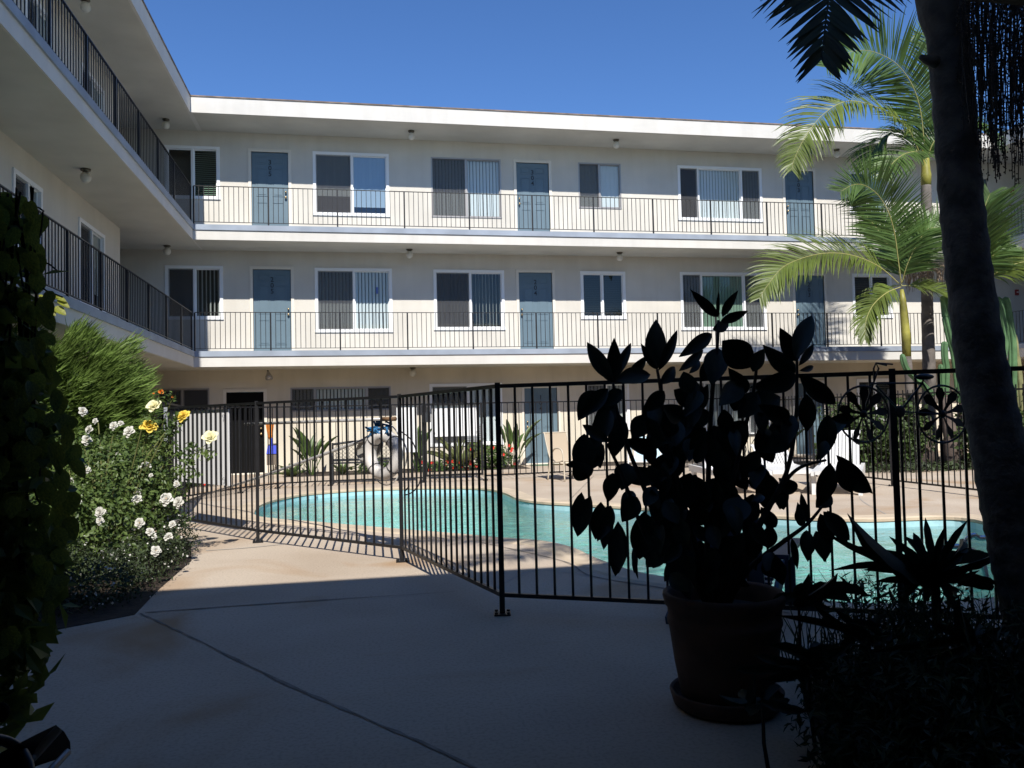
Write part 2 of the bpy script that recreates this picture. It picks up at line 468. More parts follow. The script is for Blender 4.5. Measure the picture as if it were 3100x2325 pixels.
def offset_poly(pts, d):
    out = []; n = len(pts)
    for i in range(n):
        p0 = Vector(pts[i-1]); p1 = Vector(pts[i]); p2 = Vector(pts[(i+1) % n])
        t = (p2-p0).normalized(); nn = Vector((t.y, -t.x))
        out.append(tuple(p1+nn*d))
    return out

# ================================================================== ground, pool
POOL = [(-1.27,11.92),(-1.46,13.0),(-1.40,14.07),(-1.08,14.99),(-0.67,15.50),(0.19,15.82),(1.10,15.76),(1.62,15.6),(2.15,15.3),(2.45,14.8),
 (2.56,13.9),(2.58,12.95),(2.84,12.26),(3.40,11.64),(4.35,10.45),(5.25,9.40),(5.70,9.02),(6.05,8.84),(6.5,8.80),(6.92,8.72),(7.06,8.42),(6.85,7.8),
 (6.45,6.8),(5.7,5.7),(4.85,5.1),(4.15,4.96),(3.66,4.98),(3.38,5.05),(3.12,5.25),(2.62,6.05),(2.32,6.5),(2.18,7.2),(2.12,7.95),(1.93,8.47),(1.58,8.82),(1.16,9.29),(0.60,9.86),(0.38,10.1),(-0.48,11.02)]
POOL = smooth_closed(POOL, 4)
COPE = offset_poly(POOL, -0.30)
COPE_IN = offset_poly(POOL, 0.012)
ground = struct(poly_fill([(-60,-40),(70,-40),(70,90),(-60,90)], [COPE], 0.0, 'pavement', 'concrete'))
# coping ring with a rounded nose
n = len(POOL); b = MB()
rings = [(COPE, -0.002), (offset_poly(POOL, -0.27), 0.012), (offset_poly(POOL, -0.02), 0.012), (COPE_IN, -0.004), (COPE_IN, -0.035), (offset_poly(POOL, -0.02), -0.05)]
for pts, z in rings: b.v += [(x, y, z) for x, y in pts]
for k in range(len(rings)-1):
    for i in range(n):
        j = (i+1) % n; b.f.append((k*n+i, k*n+j, (k+1)*n+j, (k+1)*n+i))
struct(b.build('pool_coping', 'coping'))
WZ = -0.115
b = MB()
for z in (-0.045, -0.26): b.v += [(x, y, z) for x, y in POOL]
for i in range(n): j = (i+1) % n; b.f.append((i, j, n+j, n+i))
tile_band = struct(b.build('waterline_tiles', 'tile_blue'))
b = MB(); IN2 = offset_poly(POOL, 0.35)
def pdepth(x, y): return -(0.95+1.05*min(1, max(0, (x+0.5)/4.5)))
for pts, z in ((POOL, -0.26), (POOL, None), (IN2, None)): b.v += [(x, y, z if z else (pdepth(x, y)*0.75 if pts is POOL else pdepth(x, y))) for x, y in pts]
for k in range(2):
    for i in range(n): j = (i+1) % n; b.f.append((k*n+i, k*n+j, (k+1)*n+j, (k+1)*n+i))
struct(b.build('pool_wall', 'plaster_caustic'))
pf = struct(poly_fill(IN2, [], -1.15, 'pool_floor', 'plaster_caustic'))
for vv in pf.data.vertices: vv.co.z = pdepth(vv.co.x, vv.co.y)
wo = poly_fill(offset_poly(POOL, -0.006), [], WZ, 'water', 'water'); me = wo.data
bm = bmesh.new(); bm.from_mesh(me); r_ = bmesh.ops.extrude_face_region(bm, geom=bm.faces[:])
for v_ in [g for g in r_['geom'] if isinstance(g, bmesh.types.BMVert)]: v_.co.z = -2.3
bmesh.ops.recalc_face_normals(bm, faces=bm.faces); bm.to_mesh(me); bm.free(); struct(wo)
# depth mark on the far tiles
def pool_mark(s, x, y, tx, ty, z, size):
    t = Vector((tx, ty, 0)).normalized(); nn = Vector((t.y, -t.x, 0))
    o = link('depth_mark', text_mesh(s, size, 'sign_ink', 0.001), tile_band, basis(Vector((x, y, z))+nn*0.012, t, Vector((0,0,1)), nn))
p = atY(*crop(860,1250,400)(440,1455), 15.0)
pool_mark('2', -0.80, 15.36, 0.41, 0.54, -0.083, 0.085)
pool_mark('\u00bd', -0.66, 15.495, 0.5, 0.4, -0.083, 0.085)

# joints and cracks in the concrete: strips a few millimetres above the sheet
def strip(pts, wd, material, z=0.004, jit=0.0):
    b = MB(); pts = spline([Vector((x, y, z)) for x, y in pts], 8)
    sides = []; ws = []
    for i, q in enumerate(pts):
        t = (pts[min(i+1, len(pts)-1)]-pts[max(i-1, 0)]).normalized(); sides.append(Vector((t.y, -t.x, 0))); ws.append(wd*(1+random.uniform(-jit, jit)))
    pts = [q+sides[i]*random.uniform(-jit, jit)*wd*0.3 for i, q in enumerate(pts)]
    b.ribbon(pts, ws, sides)
    return b.build('joint_strip', material, ground)
strip([(-1.47,6.2),(-1.05,5.52),(-0.41,4.44),(0.03,3.76),(0.39,3.2),(0.9,2.3)], 0.018, 'joint', jit=0.6)
strip([(-1.44,6.21),(-0.8,6.24),(-0.20,6.25)], 0.022, 'joint', jit=0.5)
strip([(-0.20,6.25),(0.3,6.25),(0.74,6.25)], 0.010, 'joint', jit=0.5)
strip([(1.3,8.6),(1.83,7.28),(1.89,6.52),(2.29,5.87),(2.75,4.95)], 0.02, 'joint', jit=0.3)
strip([(1.0,6.2),(1.5,6.9),(1.9,6.5)], 0.012, 'joint_pale', jit=0.3)
strip([(-1.5,9.0),(-1.1,9.05),(-0.7,9.2)], 0.03, 'joint_pale', jit=0.3)
strip([(2.2,17.9),(4,17.95),(8.8,18.0)], 0.02, 'joint', jit=0.2)
strip([(3.2,12.2),(5,16.9)], 0.015, 'joint', jit=0.2)
strip([(6.4,9.1),(7.3,11.0),(8.7,12.5)], 0.012, 'joint_pale', jit=0.4)
def bed(pts, name='planting_bed', z=0.006):
    b = MB(); b.prism(pts, -0.05, z)
    return struct(b.build(name, 'soil'))
bed([(-2.05,5.76),(-1.50,6.17),(-1.53,7.0),(-1.53,8.4),(-1.75,9.6),(-2.3,10.6),(-3.2,12.0),(-3.2,18.8),(-4.9,18.8),(-4.9,5.0)])
bed([(-1.6,19.95),(4.3,19.95),(4.3,21.55),(-1.6,21.55)])
bed([(5.7,19.95),(11.9,19.95),(11.9,21.55),(5.7,21.55)])
bed([(10.0,15.9),(11.2,15.2),(13.0,14.6),(17.5,13.2),(17.5,19.0),(10.6,19.0)])
bed([(1.50,1.2),(1.56,2.55),(1.78,3.0),(2.0,3.5),(2.35,4.15),(5.6,2.6),(9,1.5),(9,-0.1),(1.50,-0.1)])

# ================================================================== building
YW, YS = 21.59, 20.35
XL, XR = -3.62, 18.28            # inner edges of the left and right galleries
LWX, RWX = -4.95, 20.6           # walls of the side wings
FLO = [0.0, 3.0, 6.0]
CEIL = [2.62, 5.63, 8.65]
def far_map(u, v, n): return Vector((u, YW-n, v))
def left_map(u, v, n): return Vector((LWX+n, u, v))
def right_map(u, v, n): return Vector((RWX-n, u, v))

def wall_sheet(b, mp, u0, u1, v0, v1, holes, depth=0.14):
    us = sorted(set([u0, u1]+[h[0] for h in holes]+[h[1] for h in holes]))
    vs = sorted(set([v0, v1]+[h[2] for h in holes]+[h[3] for h in holes]))
    us = [u for u in us if u0 <= u <= u1]; vs = [v for v in vs if v0 <= v <= v1]
    for i in range(len(us)-1):
        for j in range(len(vs)-1):
            cu = (us[i]+us[i+1])/2; cv = (vs[j]+vs[j+1])/2
            if any(h[0] < cu < h[1] and h[2] < cv < h[3] for h in holes): continue
            b.add([mp(us[i],vs[j],0),mp(us[i+1],vs[j],0),mp(us[i+1],vs[j+1],0),mp(us[i],vs[j+1],0)], [(0,1,2,3)])
    for (a, c, d, e) in holes:
        q = [(a,d),(c,d),(c,e),(a,e)]
        for k in range(4):
            p, r = q[k], q[(k+1) % 4]
            b.add([mp(*p,0),mp(*r,0),mp(*r,-depth),mp(*p,-depth)], [(0,1,2,3)])
def mbox(b, mp, u0, u1, v0, v1, n0, n1):
    P = [mp(u,v,nn) for nn in (n0,n1) for (u,v) in ((u0,v0),(u1,v0),(u1,v1),(u0,v1))]
    b.add(P, [(0,1,2,3),(7,6,5,4),(0,4,5,1),(1,5,6,2),(2,6,7,3),(3,7,4,0)])

def window(bld, mp, u0, u1, v0, v1, mull=(), trim='white', fills=(), deep=0.55, room='room'):
    tw = 0.075 if trim == 'white' else 0.035
    tm = 'white_trim' if trim == 'white' else 'alu'
    pr = 0.028 if trim == 'white' else 0.012
    b = MB()
    mbox(b, mp, u0, u1, v1-tw, v1, -0.05, pr); mbox(b, mp, u0-0.01 if trim == 'white' else u0, u1+0.01 if trim == 'white' else u1, v0, v0+tw, -0.05, pr+0.008)
    mbox(b, mp, u0, u0+tw, v0+tw, v1-tw, -0.05, pr-0.003); mbox(b, mp, u1-tw, u1, v0+tw, v1-tw, -0.05, pr-0.003)
    wnd = b.build('window', tm, bld)
    a, c, d, e = u0+tw, u1-tw, v0+tw, v1-tw
    mw = 0.05
    for mu in mull:
        b = MB(); mbox(b, mp, mu-mw/2, mu+mw/2, d, e, -0.06, pr-0.012); b.build('mullion', tm, wnd)
    edges = [a]
    for mu in mull: edges += [mu-mw/2, mu+mw/2]
    edges.append(c)
    for k in range(0, len(edges), 2):
        x0, x1 = edges[k], edges[k+1]
        f = fills[(k//2) % len(fills)] if fills else {}
        nn = -0.03-0.012*(k//2 % 2)
        b = MB(); b.add([mp(x0,d,nn),mp(x1,d,nn),mp(x1,e,nn),mp(x0,e,nn)], [(0,1,2,3)])
        b.build('pane', f.get('glass', 'pane'), wnd)
        # sash edge
        b = MB(); sw = 0.022
        for (s0,s1,t0,t1) in ((x0,x1,d,d+sw),(x0,x1,e-sw,e),(x0,x0+sw,d+sw,e-sw),(x1-sw,x1,d+sw,e-sw)):
            mbox(b, mp, s0, s1, t0, t1, nn-0.012, nn+0.010)
        b.build('sash', tm, wnd)
        if f.get('screen'):
            b = MB(); b.add([mp(x0,d,nn+0.014),mp(x1,d,nn+0.014),mp(x1,e,nn+0.014),mp(x0,e,nn+0.014)], [(0,1,2,3)]); b.build('insect_screen', 'insect_screen', wnd)
        kind = f.get('fill')
        if kind == 'vslat':
            w_ = 0.085; N = max(2, int((x1-x0)/w_)); ang = f.get('ang', 0.5)
            cs, sn = math.cos(ang), math.sin(ang); sw = f.get('sw', 0.075)
            for i in range(N):
                if f.get('gap') and random.random() < f['gap']: continue
                um = x0+(i+0.5)*(x1-x0)/N; a2 = ang+random.uniform(-0.06, 0.06); cs, sn = math.cos(a2), math.sin(a2)
                b = MB(); P = []
                for v in (d+0.01, e-0.005):
                    for s_ in (-1, 0, 1):
                        bow = 0.006*(1-abs(s_))
                        P.append(mp(um+s_*sw/2*cs, v, -0.085+s_*sw/2*sn*0.6+bow))
                b.add(P, [(0,1,4,3),(1,2,5,4)]); b.build('blind_slat', f.get('mat', 'blind_white'), wnd)
        elif kind == 'hslat':
            N = int((e-d)/0.05); b = MB(); ang = f.get('ang', 0.6)
            for i in range(N):
                vm = d+(i+0.5)*(e-d)/N
                b.add([mp(x0+0.01,vm-0.022*math.sin(ang),-0.10+0.022*math.cos(ang)),mp(x1-0.01,vm-0.022*math.sin(ang),-0.10+0.022*math.cos(ang)),
                       mp(x1-0.01,vm+0.022*math.sin(ang),-0.10-0.022*math.cos(ang)),mp(x0+0.01,vm+0.022*math.sin(ang),-0.10-0.022*math.cos(ang))], [(0,1,2,3)])
            stuff(b.build('blind', f.get('mat', 'blind_green'), wnd))
        elif kind == 'shade':
            b = MB(); N = 14; lo = d+(e-d)*f.get('lo', 0.0)
            for i in range(N+1):
                u = x0+(x1-x0)*i/N; q = -0.07+0.006*math.sin(i*2.1)
                b.v += [tuple(mp(u, lo, q)), tuple(mp(u, e, q))]
            for i in range(N): b.f.append((2*i, 2*i+2, 2*i+3, 2*i+1))
            b.build('roller_shade', f.get('mat', 'shade_blue'), wnd)
    # room behind
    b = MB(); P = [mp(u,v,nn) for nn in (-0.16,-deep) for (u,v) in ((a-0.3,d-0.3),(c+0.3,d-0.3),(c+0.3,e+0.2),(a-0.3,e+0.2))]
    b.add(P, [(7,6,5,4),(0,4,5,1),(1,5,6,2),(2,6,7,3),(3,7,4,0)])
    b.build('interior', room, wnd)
    return wnd, (u0+tw, u1-tw, v0+tw, v1-tw)

_panel = {}
def door(bld, mp, u0, u1, v0, v1, num=None, knob=1, material='door_blue', panels=True, flip=False):
    fw = 0.075
    b = MB()
    mbox(b, mp, u0-fw, u0, v0, v1+fw, -0.06, 0.022); mbox(b, mp, u1, u1+fw, v0, v1+fw, -0.06, 0.022); mbox(b, mp, u0, u1, v1, v1+fw, -0.06, 0.019)
    mbox(b, mp, u0-0.02, u1+0.02, v0-0.03, v0+0.012, -0.06, 0.05)
    b2 = MB(); mbox(b2, mp, u0+0.004, u1-0.004, v0+0.015, v1-0.004, -0.075, -0.030)
    dr = b2.build('door', material, bld)
    b.build('door_frame', 'cream_trim', dr)
    H = v1-v0; W = u1-u0
    if panels:
        cols = [(u0+0.13*W, u0+0.44*W), (u0+0.56*W, u0+0.87*W)]
        rows = [(v0+0.855*H, v0+0.945*H), (v0+0.47*H, v0+0.81*H), (v0+0.10*H, v0+0.40*H)]
        for (a, c) in cols:
            for (d, e) in rows:
                b = MB(); t = 0.022
                # raised moulding ring and a field inside it
                for (s0,s1,t0,t1) in ((a,c,d,d+t),(a,c,e-t,e),(a,a+t,d+t,e-t),(c-t,c,d+t,e-t)): mbox(b, mp, s0, s1, t0, t1, -0.033, -0.020)
                mbox(b, mp, a+2*t, c-2*t, d+2*t, e-2*t, -0.033, -0.022)
                b.build('panel', material, dr)
    ku = u1-0.07 if knob > 0 else u0+0.07
    for vz, nm, r in ((v0+0.98, 'knob', 0.032), (v0+1.12, 'deadbolt', 0.026)):
        b = MB(); cpos = mp(ku, vz, 0.02); b.ball(cpos, r, 10, 6); b.tube([mp(ku, vz, -0.035), cpos], 0.018, 8); b.build(nm, 'brass' if knob > 0 else 'brass', dr, True)
    if num:
        um = (u0+u1)/2
        ux = (mp(1,0,0)-mp(0,0,0)).normalized(); nx = (mp(0,0,1)-mp(0,0,0)).normalized()
        for i, ch in enumerate(num):
            link('digit', text_mesh(ch, 0.17, 'digit'), dr, basis(mp(um, v1-0.26-i*0.15, -0.022), ux, Vector((0,0,1)), nx))
    return dr

bld = thing('apartment_building', 'cream three-storey block with two galleries facing the pool from the far side', 'building')
# openings of the far wall (outer sizes as read from the photograph)
VS = dict(fill='vslat', mat='blind_white', ang=0.35)
FW = [ # u0,u1,v0,v1,mull,trim,fills
 (-4.49,-3.18,6.91,8.25,[-3.83],'white',[dict(fill=None),dict(fill='hslat',mat='blind_green')]),
 (-0.90,1.04,6.57,8.23,[0.08],'white',[dict(screen=True,fill='shade',mat='blind_grey',lo=0.3),dict(fill='shade',mat='shade_blue',lo=0.12,glass='pane_mirror')]),
 (2.14,4.02,6.60,8.20,[3.07],'alu',[dict(screen=True,fill='vslat',mat='blind_grey',ang=0.3),dict(fill='vslat',mat='blind_white',ang=0.25)]),
 (6.17,7.39,6.94,8.20,[6.77],'alu',[dict(screen=True,fill='shade',mat='blind_grey'),dict(fill='shade',mat='blind_white')]),
 (9.05,11.60,6.67,8.22,[9.66,10.97],'white',[dict(screen=True,fill=None),dict(fill='vslat',mat='blind_white',ang=0.2),dict(screen=True,fill='vslat',mat='blind_grey',ang=0.3)]),
 (14.36,15.58,6.98,8.27,[14.97],'white',[dict(fill='hslat',mat='blind_dark'),dict(fill='shade',mat='shade_blue')]),
 (-4.50,-3.13,3.88,5.23,[-3.81],'white',[dict(screen=True,fill=None),dict(fill='vslat',mat='blind_grey',ang=1.0,gap=0.1)]),
 (-0.89,1.07,3.55,5.21,[0.09],'white',[dict(screen=True,fill='vslat',mat='blind_grey',ang=0.5),dict(fill='vslat',mat='blind_white',ang=0.6)]),
 (2.15,4.04,3.60,5.20,[3.12],'white',[dict(screen=True,fill='vslat',mat='blind_dark',ang=1.2,gap=0.2),dict(fill='vslat',mat='blind_grey',ang=1.35,sw=0.06)]),
 (6.15,7.43,3.89,5.20,[6.77],'white',[dict(fill='hslat',mat='blind_dark',ang=0.2),dict(fill='hslat',mat='blind_dark',ang=0.2)]),
 (9.03,11.60,3.58,5.21,[9.66,10.95],'white',[dict(screen=True,fill='vslat',mat='blind_grey',ang=0.9),dict(fill='vslat',mat='blind_green',ang=0.4),dict(screen=True,fill='vslat',mat='blind_grey',ang=0.5)]),
 (14.34,15.62,3.92,5.22,[14.97],'white',[dict(fill='hslat',mat='blind_dark'),dict(fill='hslat',mat='blind_dark')]),
 (-4.73,-3.48,0.85,2.17,[-4.12],'alu',[dict(screen=True),dict(screen=True)]),
 (-1.53,0.99,1.53,2.15,[-0.93,0.38],'alu',[dict(screen=True,fill='vslat',mat='blind_grey',ang=0.4),dict(fill='vslat',mat='blind_white',ang=0.5),dict(screen=True,fill='shade',mat='blind_dark')]),
 (1.99,3.92,0.55,2.19,[3.0],'white',[dict(screen=True,fill='shade',mat='blind_grey',lo=0.55),dict(fill='vslat',mat='blind_white',ang=0.2)]),
 (6.2,7.45,0.85,2.17,[6.8],'white',[dict(screen=True,fill='vslat',mat='blind_grey',ang=0.4),dict(fill='vslat',mat='blind_grey',ang=0.5)]),
 (9.05,11.6,0.6,2.17,[9.66,10.97],'white',[dict(screen=True,fill='vslat',mat='blind_grey',ang=0.4),dict(fill='vslat',mat='blind_grey',ang=0.5),dict(screen=True,fill='shade',mat='blind_grey')]),
 (14.36,15.6,0.9,2.15,[14.97],'white',[dict(fill='hslat',mat='blind_dark'),dict(fill='hslat',mat='blind_dark')]),
 (-6.55,-6.05,4.1,4.95,[],'white',[dict(fill=None)]),
]
FD = [ # doors
 (-2.42,-1.51,6.03,8.17,'305',1),(4.44,5.34,6.03,8.14,'304',-1),(12.32,13.22,6.03,8.19,'303',-1),
 (-2.41,-1.48,3.03,5.16,'205',1),(4.44,5.36,3.03,5.15,'204',-1),(12.52,13.44,3.03,5.15,'203',-1),
 (4.52,5.42,0.02,2.04,'104',-1),(12.4,13.3,0.02,2.05,None,-1),(18.1,19.0,6.03,8.15,None,1),(18.1,19.0,3.03,5.15,None,1)]
DK = (-3.08,-2.18,0.02,2.06)
holes = []
for a in FW:
    tw = 0.06 if a[5] == 'white' else 0.02
    holes.append((a[0]+tw, a[1]-tw, a[2]+tw, a[3]-tw))
for a in FD: holes.append((a[0], a[1], a[2], a[3]))
holes.append(DK)
for fl in range(3):
    b = MB(); z0 = [-0.05, 2.62, 5.63][fl]; z1 = [2.62, 5.63, 8.66][fl]
    wall_sheet(b, far_map, -9.0, 24.0, z0, z1, [h for h in holes if h[2] >= z0 and h[3] <= z1])
    b.build('wall', 'stucco_warm' if fl == 0 else 'stucco', bld)
for a in FW:
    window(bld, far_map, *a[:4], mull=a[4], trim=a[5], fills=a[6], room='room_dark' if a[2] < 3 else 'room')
for a in FD: door(bld, far_map, *a[:4], num=a[4], knob=a[5])
door(bld, far_map, *DK, material='door_dark', panels=False)
b = MB(); b.box((0.66, YW-0.035, 4.55), (0.70, YW-0.032, 4.72)); b.build('tape_strip', 'tape_blue', bld)
# window air conditioner in the ground-floor window
ac = MB(); ac.box((2.9, YW-0.22, 0.66), (3.35, YW+0.1, 1.12))
aco = ac.build('air_conditioner', 'acunit', bld)
for k in range(7):
    b = MB(); b.box((2.93, YW-0.232, 0.70+k*0.058), (3.32, YW-0.221, 0.715+k*0.058)); b.build('louvre', 'alu', aco)

def slab(parent, name, x0, x1, y0, y1, zb, zt, edge):
    """gallery slab: body in cream, underside sheet darkened in place of shade, grey waterproofed lip on its open edge ('y-', 'x+', 'x-')"""
    b = MB(); b.box((x0, y0, zb), (x1, y1, zt-0.13)); s = b.build(name, 'fascia', parent)
    e = 0.03; b = MB()
    X0, X1, Y0, Y1 = x0, x1, y0, y1
    if edge == 'y-': Y0 -= e
    if edge == 'x+': X1 += e
    if edge == 'x-': X0 -= e
    b.box((X0, Y0, zt-0.13), (X1, Y1, zt)); b.build('waterproof_lip', 'slab_grey', s)
    b = MB(); b.box((x0+0.02, y0+0.02, zb-0.006), (x1-0.02, y1-0.02, zb-0.001)); b.build('ceiling', 'soffit_shaded', s)  # added sheet, carries the shade-darkened underside tone
    return s
lw = thing('apartment_wing', 'shaded cream side wing whose galleries run along the left edge towards the viewer', 'building')
rw = thing('apartment_wing', 'cream side wing glimpsed at the far right behind the dark palm trunk', 'building')
for zb, zt in ((2.62, 2.99), (5.63, 5.99)):
    slab(bld, 'gallery_slab', XL+0.002, XR-0.002, YS, YW+0.02, zb, zt, 'y-')
    slab(lw, 'gallery_slab', -9.0, XL, 1.0, YW+0.02, zb, zt, 'x+')
    slab(rw, 'gallery_slab', XR, 24.0, 1.0, YW+0.02, zb, zt, 'x-')
def roof(parent, x0, x1, y0, y1):
    b = MB(); b.box((x0, y0, 8.65), (x1, y1, 9.03)); r = b.build('roof', 'fascia', parent)
    b = MB(); b.box((x0-0.02, y0-0.02, 9.03), (x1+0.02, y1+0.02, 9.06)); b.build('drip_edge', 'roof_edge', r)
    b = MB(); b.box((x0+0.05, y0+0.05, 8.644), (x1-0.05, y1-0.05, 8.649)); b.build('ceiling', 'soffit_shaded', r)  # sheet added below the roof, shade put into its tone
roof(bld, XL-0.03+0.002, XR+0.028, YS-0.04, 33.0)
roof(lw, -14.0, XL-0.03, 1.0, 33.0)
roof(rw, XR+0.03, 28.0, 1.0, 33.0)
# left wing walls, ending in a passage before the far block
LWN = [(13.43,14.62,4.0,5.21,[14.05]),(16.48,18.1,3.55,5.2,[17.3]),(10.0,11.6,3.6,5.2,[10.8]),(12.3,13.2,6.03,8.1,[]),
       (13.9,15.1,6.9,8.25,[14.5]),(16.6,18.1,6.55,8.2,[17.4]),(9.6,11.3,6.55,8.2,[10.4]),(6.0,7.6,6.55,8.2,[6.8])]
for fl in range(3):
    b = MB(); z0 = [-0.05, 2.62, 5.63][fl]; z1 = [2.62, 5.63, 8.66][fl]
    wall_sheet(b, left_map, 1.0, 19.3, z0, z1, [(h[0]+0.06, h[1]-0.06, h[2]+0.06, h[3]-0.06) for h in LWN if h[2] > z0 and h[3] < z1])
    b.add([(LWX,19.3,z0),(-9.0,19.3,z0),(-9.0,19.3,z1),(LWX,19.3,z1)], [(0,1,2,3)])
    b.build('wall', 'stucco_warm' if fl == 0 else 'stucco', lw)
    b = MB(); wall_sheet(b, right_map, 1.0, 19.0, z0, z1, [])
    b.add([(RWX,19.0,z0),(26.0,19.0,z0),(26.0,19.0,z1),(RWX,19.0,z1)], [(0,1,2,3)])
    b.build('wall', 'stucco', rw)
for k, h in enumerate(LWN):
    window(lw, left_map, *h[:4], mull=h[4], fills=[dict(screen=True), dict(fill='shade', mat='blind_grey', lo=0.2)], room='room_dark')
# far ends behind the passages
b = MB(); b.add([(-9,19.3,-0.05),(-9,YW+0.1,-0.05),(-9,YW+0.1,8.66),(-9,19.3,8.66)], [(0,1,2,3)]); b.build('passage_wall', 'stucco', lw)
b = MB(); b.add([(24,19.0,-0.05),(24,YW+0.1,-0.05),(24,YW+0.1,8.66),(24,19.0,8.66)], [(0,1,2,3)]); b.build('passage_wall', 'stucco', rw)

# entrance wing that shades the foreground: it stands over and behind the camera
ew = thing('entrance_wing', 'two-storey entrance wing over the passage the viewer stands in', 'building')
b = MB(); b.box((-9.0, -10, 2.64), (24, 0.93, 5.9)); b.build('upper_storey', 'stucco', ew)
b = MB(); b.box((-9.0, -10, 5.9), (24, 0.96, 6.05)); b.build('roof', 'fascia', ew)
b = MB(); b.box((-9.0, -10, -0.05), (-1.75, 0.5, 2.64)); b.box((3.9, -10, -0.05), (24, 0.5, 2.64)); b.box((-2.1, 0.5, -0.05), (-1.75, 2.3, 2.655)); b.box((4.2, 0.5, -0.05), (4.5, 2.3, 2.655)); b.box((-1.75, -10, -0.05), (3.9, -9.8, 2.64)); b.build('wall', 'stucco', ew)  # closed back wall and forward side walls added, unseen, to darken the foreground
b = MB(); b.box((-3.5, 0.935, 2.66), (5.0, 2.35, 2.8)); b.build('added_canopy', 'bark_dark', ew)  # unseen, added to cut sky light on the near paving
b = MB(); b.box((-1.22, 2.02, 0.0), (-1.08, 2.16, 2.66)); b.build('canopy_post', 'bark_dark', ew)

# ================================================================== gallery railings
def railing(label, pts_fn, L, post_pos, ztop, zbot, zfloor, group='gallery railings'):
    t = thing('balcony_railing', label, 'railing', group)
    P = pts_fn
    b = MB(); b.bar(P(0, ztop), P(L, ztop), 0.035, 0.014); b.build('top_rail', 'iron', t)
    b = MB(); b.bar(P(0, zbot), P(L, zbot), 0.028, 0.012); b.build('bottom_rail', 'iron', t)
    pb = MB(); pb.box((-0.017,-0.017,zfloor), (0.017,0.017,ztop-0.008)); pm = pb.mesh('post', 'iron')
    bb = MB(); bb.box((-0.0065,-0.0065,zbot), (0.0065,0.0065,ztop-0.006)); bm_ = bb.mesh('baluster', 'iron')
    for s in post_pos:
        link('post', pm, t, Matrix.Translation(P(s, 0)))
    pp = sorted(post_pos)
    for a, c in zip(pp[:-1], pp[1:]):
        N = max(1, round((c-a)/0.1157))
        for k in range(1, N):
            link('baluster', bm_, t, Matrix.Translation(P(a+(c-a)*k/N, 0)))
    return t
def farP(s, z): return Vector((XL+0.02+s, YS+0.035, z))
Lf = XR-XL-0.04
def cyc(first, step, L): 
    out = [0.0]; x = first
    while x < L-0.2: out.append(x); x += step
    return out+[L]
railing('thin black railing of the top gallery on the far block', farP, Lf, cyc(1.70, 1.622, Lf), 6.92, 6.06, 5.99)
railing('thin black railing of the middle gallery on the far block', lambda s, z: farP(s, z), Lf, cyc(1.72, 1.625, Lf), 3.91, 3.05, 2.99)
def leftP(s, z): return Vector((XL-0.035, 20.30-s, z))
railing('black railing seen edge-on along the top gallery at upper left', leftP, 17.0, cyc(1.85, 1.475, 17.0), 6.90, 6.06, 5.99)
railing('black railing seen edge-on along the middle gallery behind the juniper', leftP, 17.0, cyc(1.2, 1.475, 17.0), 3.90, 3.05, 2.99)
def rightP(s, z): return Vector((XR+0.035, 20.30-s, z))
railing('black railing of the top gallery at the far right edge', rightP, 9.0, cyc(1.5, 1.5, 9.0), 6.92, 6.06, 5.99)
railing('black railing of the middle gallery at the far right edge', rightP, 9.0, cyc(1.5, 1.5, 9.0), 3.91, 3.05, 2.99)

# ================================================================== ceiling lights
gb = MB(); gb.lathe([(0.0,0.0),(0.095,0.0),(0.095,-0.03),(0.06,-0.045),(0.055,-0.06),(0,-0.06)], n=16); G_BASE = gb.mesh('base', 'fixture', True)
gb = MB(); gb.ball((0,0,-0.165), 0.105, 16, 10, (1,1,1.08)); G_GLOBE = gb.mesh('globe', 'globe', True)
def lamp(x, y, z, label):
    t = thing('ceiling_light', label, 'lamp', 'globe lights under the galleries', (x, y, z-0.008))
    link('base', G_BASE, t, Matrix.Scale(0.85, 4)); link('globe', G_GLOBE, t, Matrix.Scale(0.85, 4))
lamp(-4.3, 20.85, 8.65, 'globe light under the roof in the upper left corner')
lamp(1.59, 20.92, 8.65, 'globe light under the roof near the middle window group')
lamp(7.06, 20.93, 8.65, 'globe light under the roof right of door 304')
lamp(-4.40, 15.05, 8.65, 'globe light under the left wing roof cut by the top edge')
lamp(-4.34, 14.84, 5.63, 'large globe light under the upper gallery of the left wing')
lamp(-4.34, 21.07, 5.63, 'globe light in the corner above door 205 level')
lamp(1.5, 21.06, 5.63, 'globe light above the middle gallery between the two wide windows')
lamp(7.11, 21.04, 5.63, 'globe light above the middle gallery right of door 204')
lamp(1.55, 21.35, 2.62, 'small globe light under the lowest gallery above the pool poles')
lamp(13.6, 20.95, 8.65, 'globe light under the roof behind the tall palm')
# spotlight under the lowest gallery
sp = thing('spotlight', 'bell-shaped outdoor spotlight under the lowest gallery at left', 'lamp', None, (-2.04, 21.2, 2.62))
b = MB(); b.lathe([(0,0),(0.07,0),(0.07,-0.03),(0.0,-0.04)], n=14); b.build('base', 'cream_trim', sp, True)
b = MB(); b.tube([(0,0,-0.03),(0.01,-0.02,-0.08)], 0.02, 8); b.build('neck', 'fixture', sp)
b = MB(); ax = Vector((0.18,-0.35,-1)).normalized(); p0 = Vector((0.01,-0.02,-0.08))
b.tube([p0, p0+ax*0.05, p0+ax*0.13, p0+ax*0.2], [0.03,0.045,0.085,0.09], 14); b.build('bell', 'alu', sp, True)
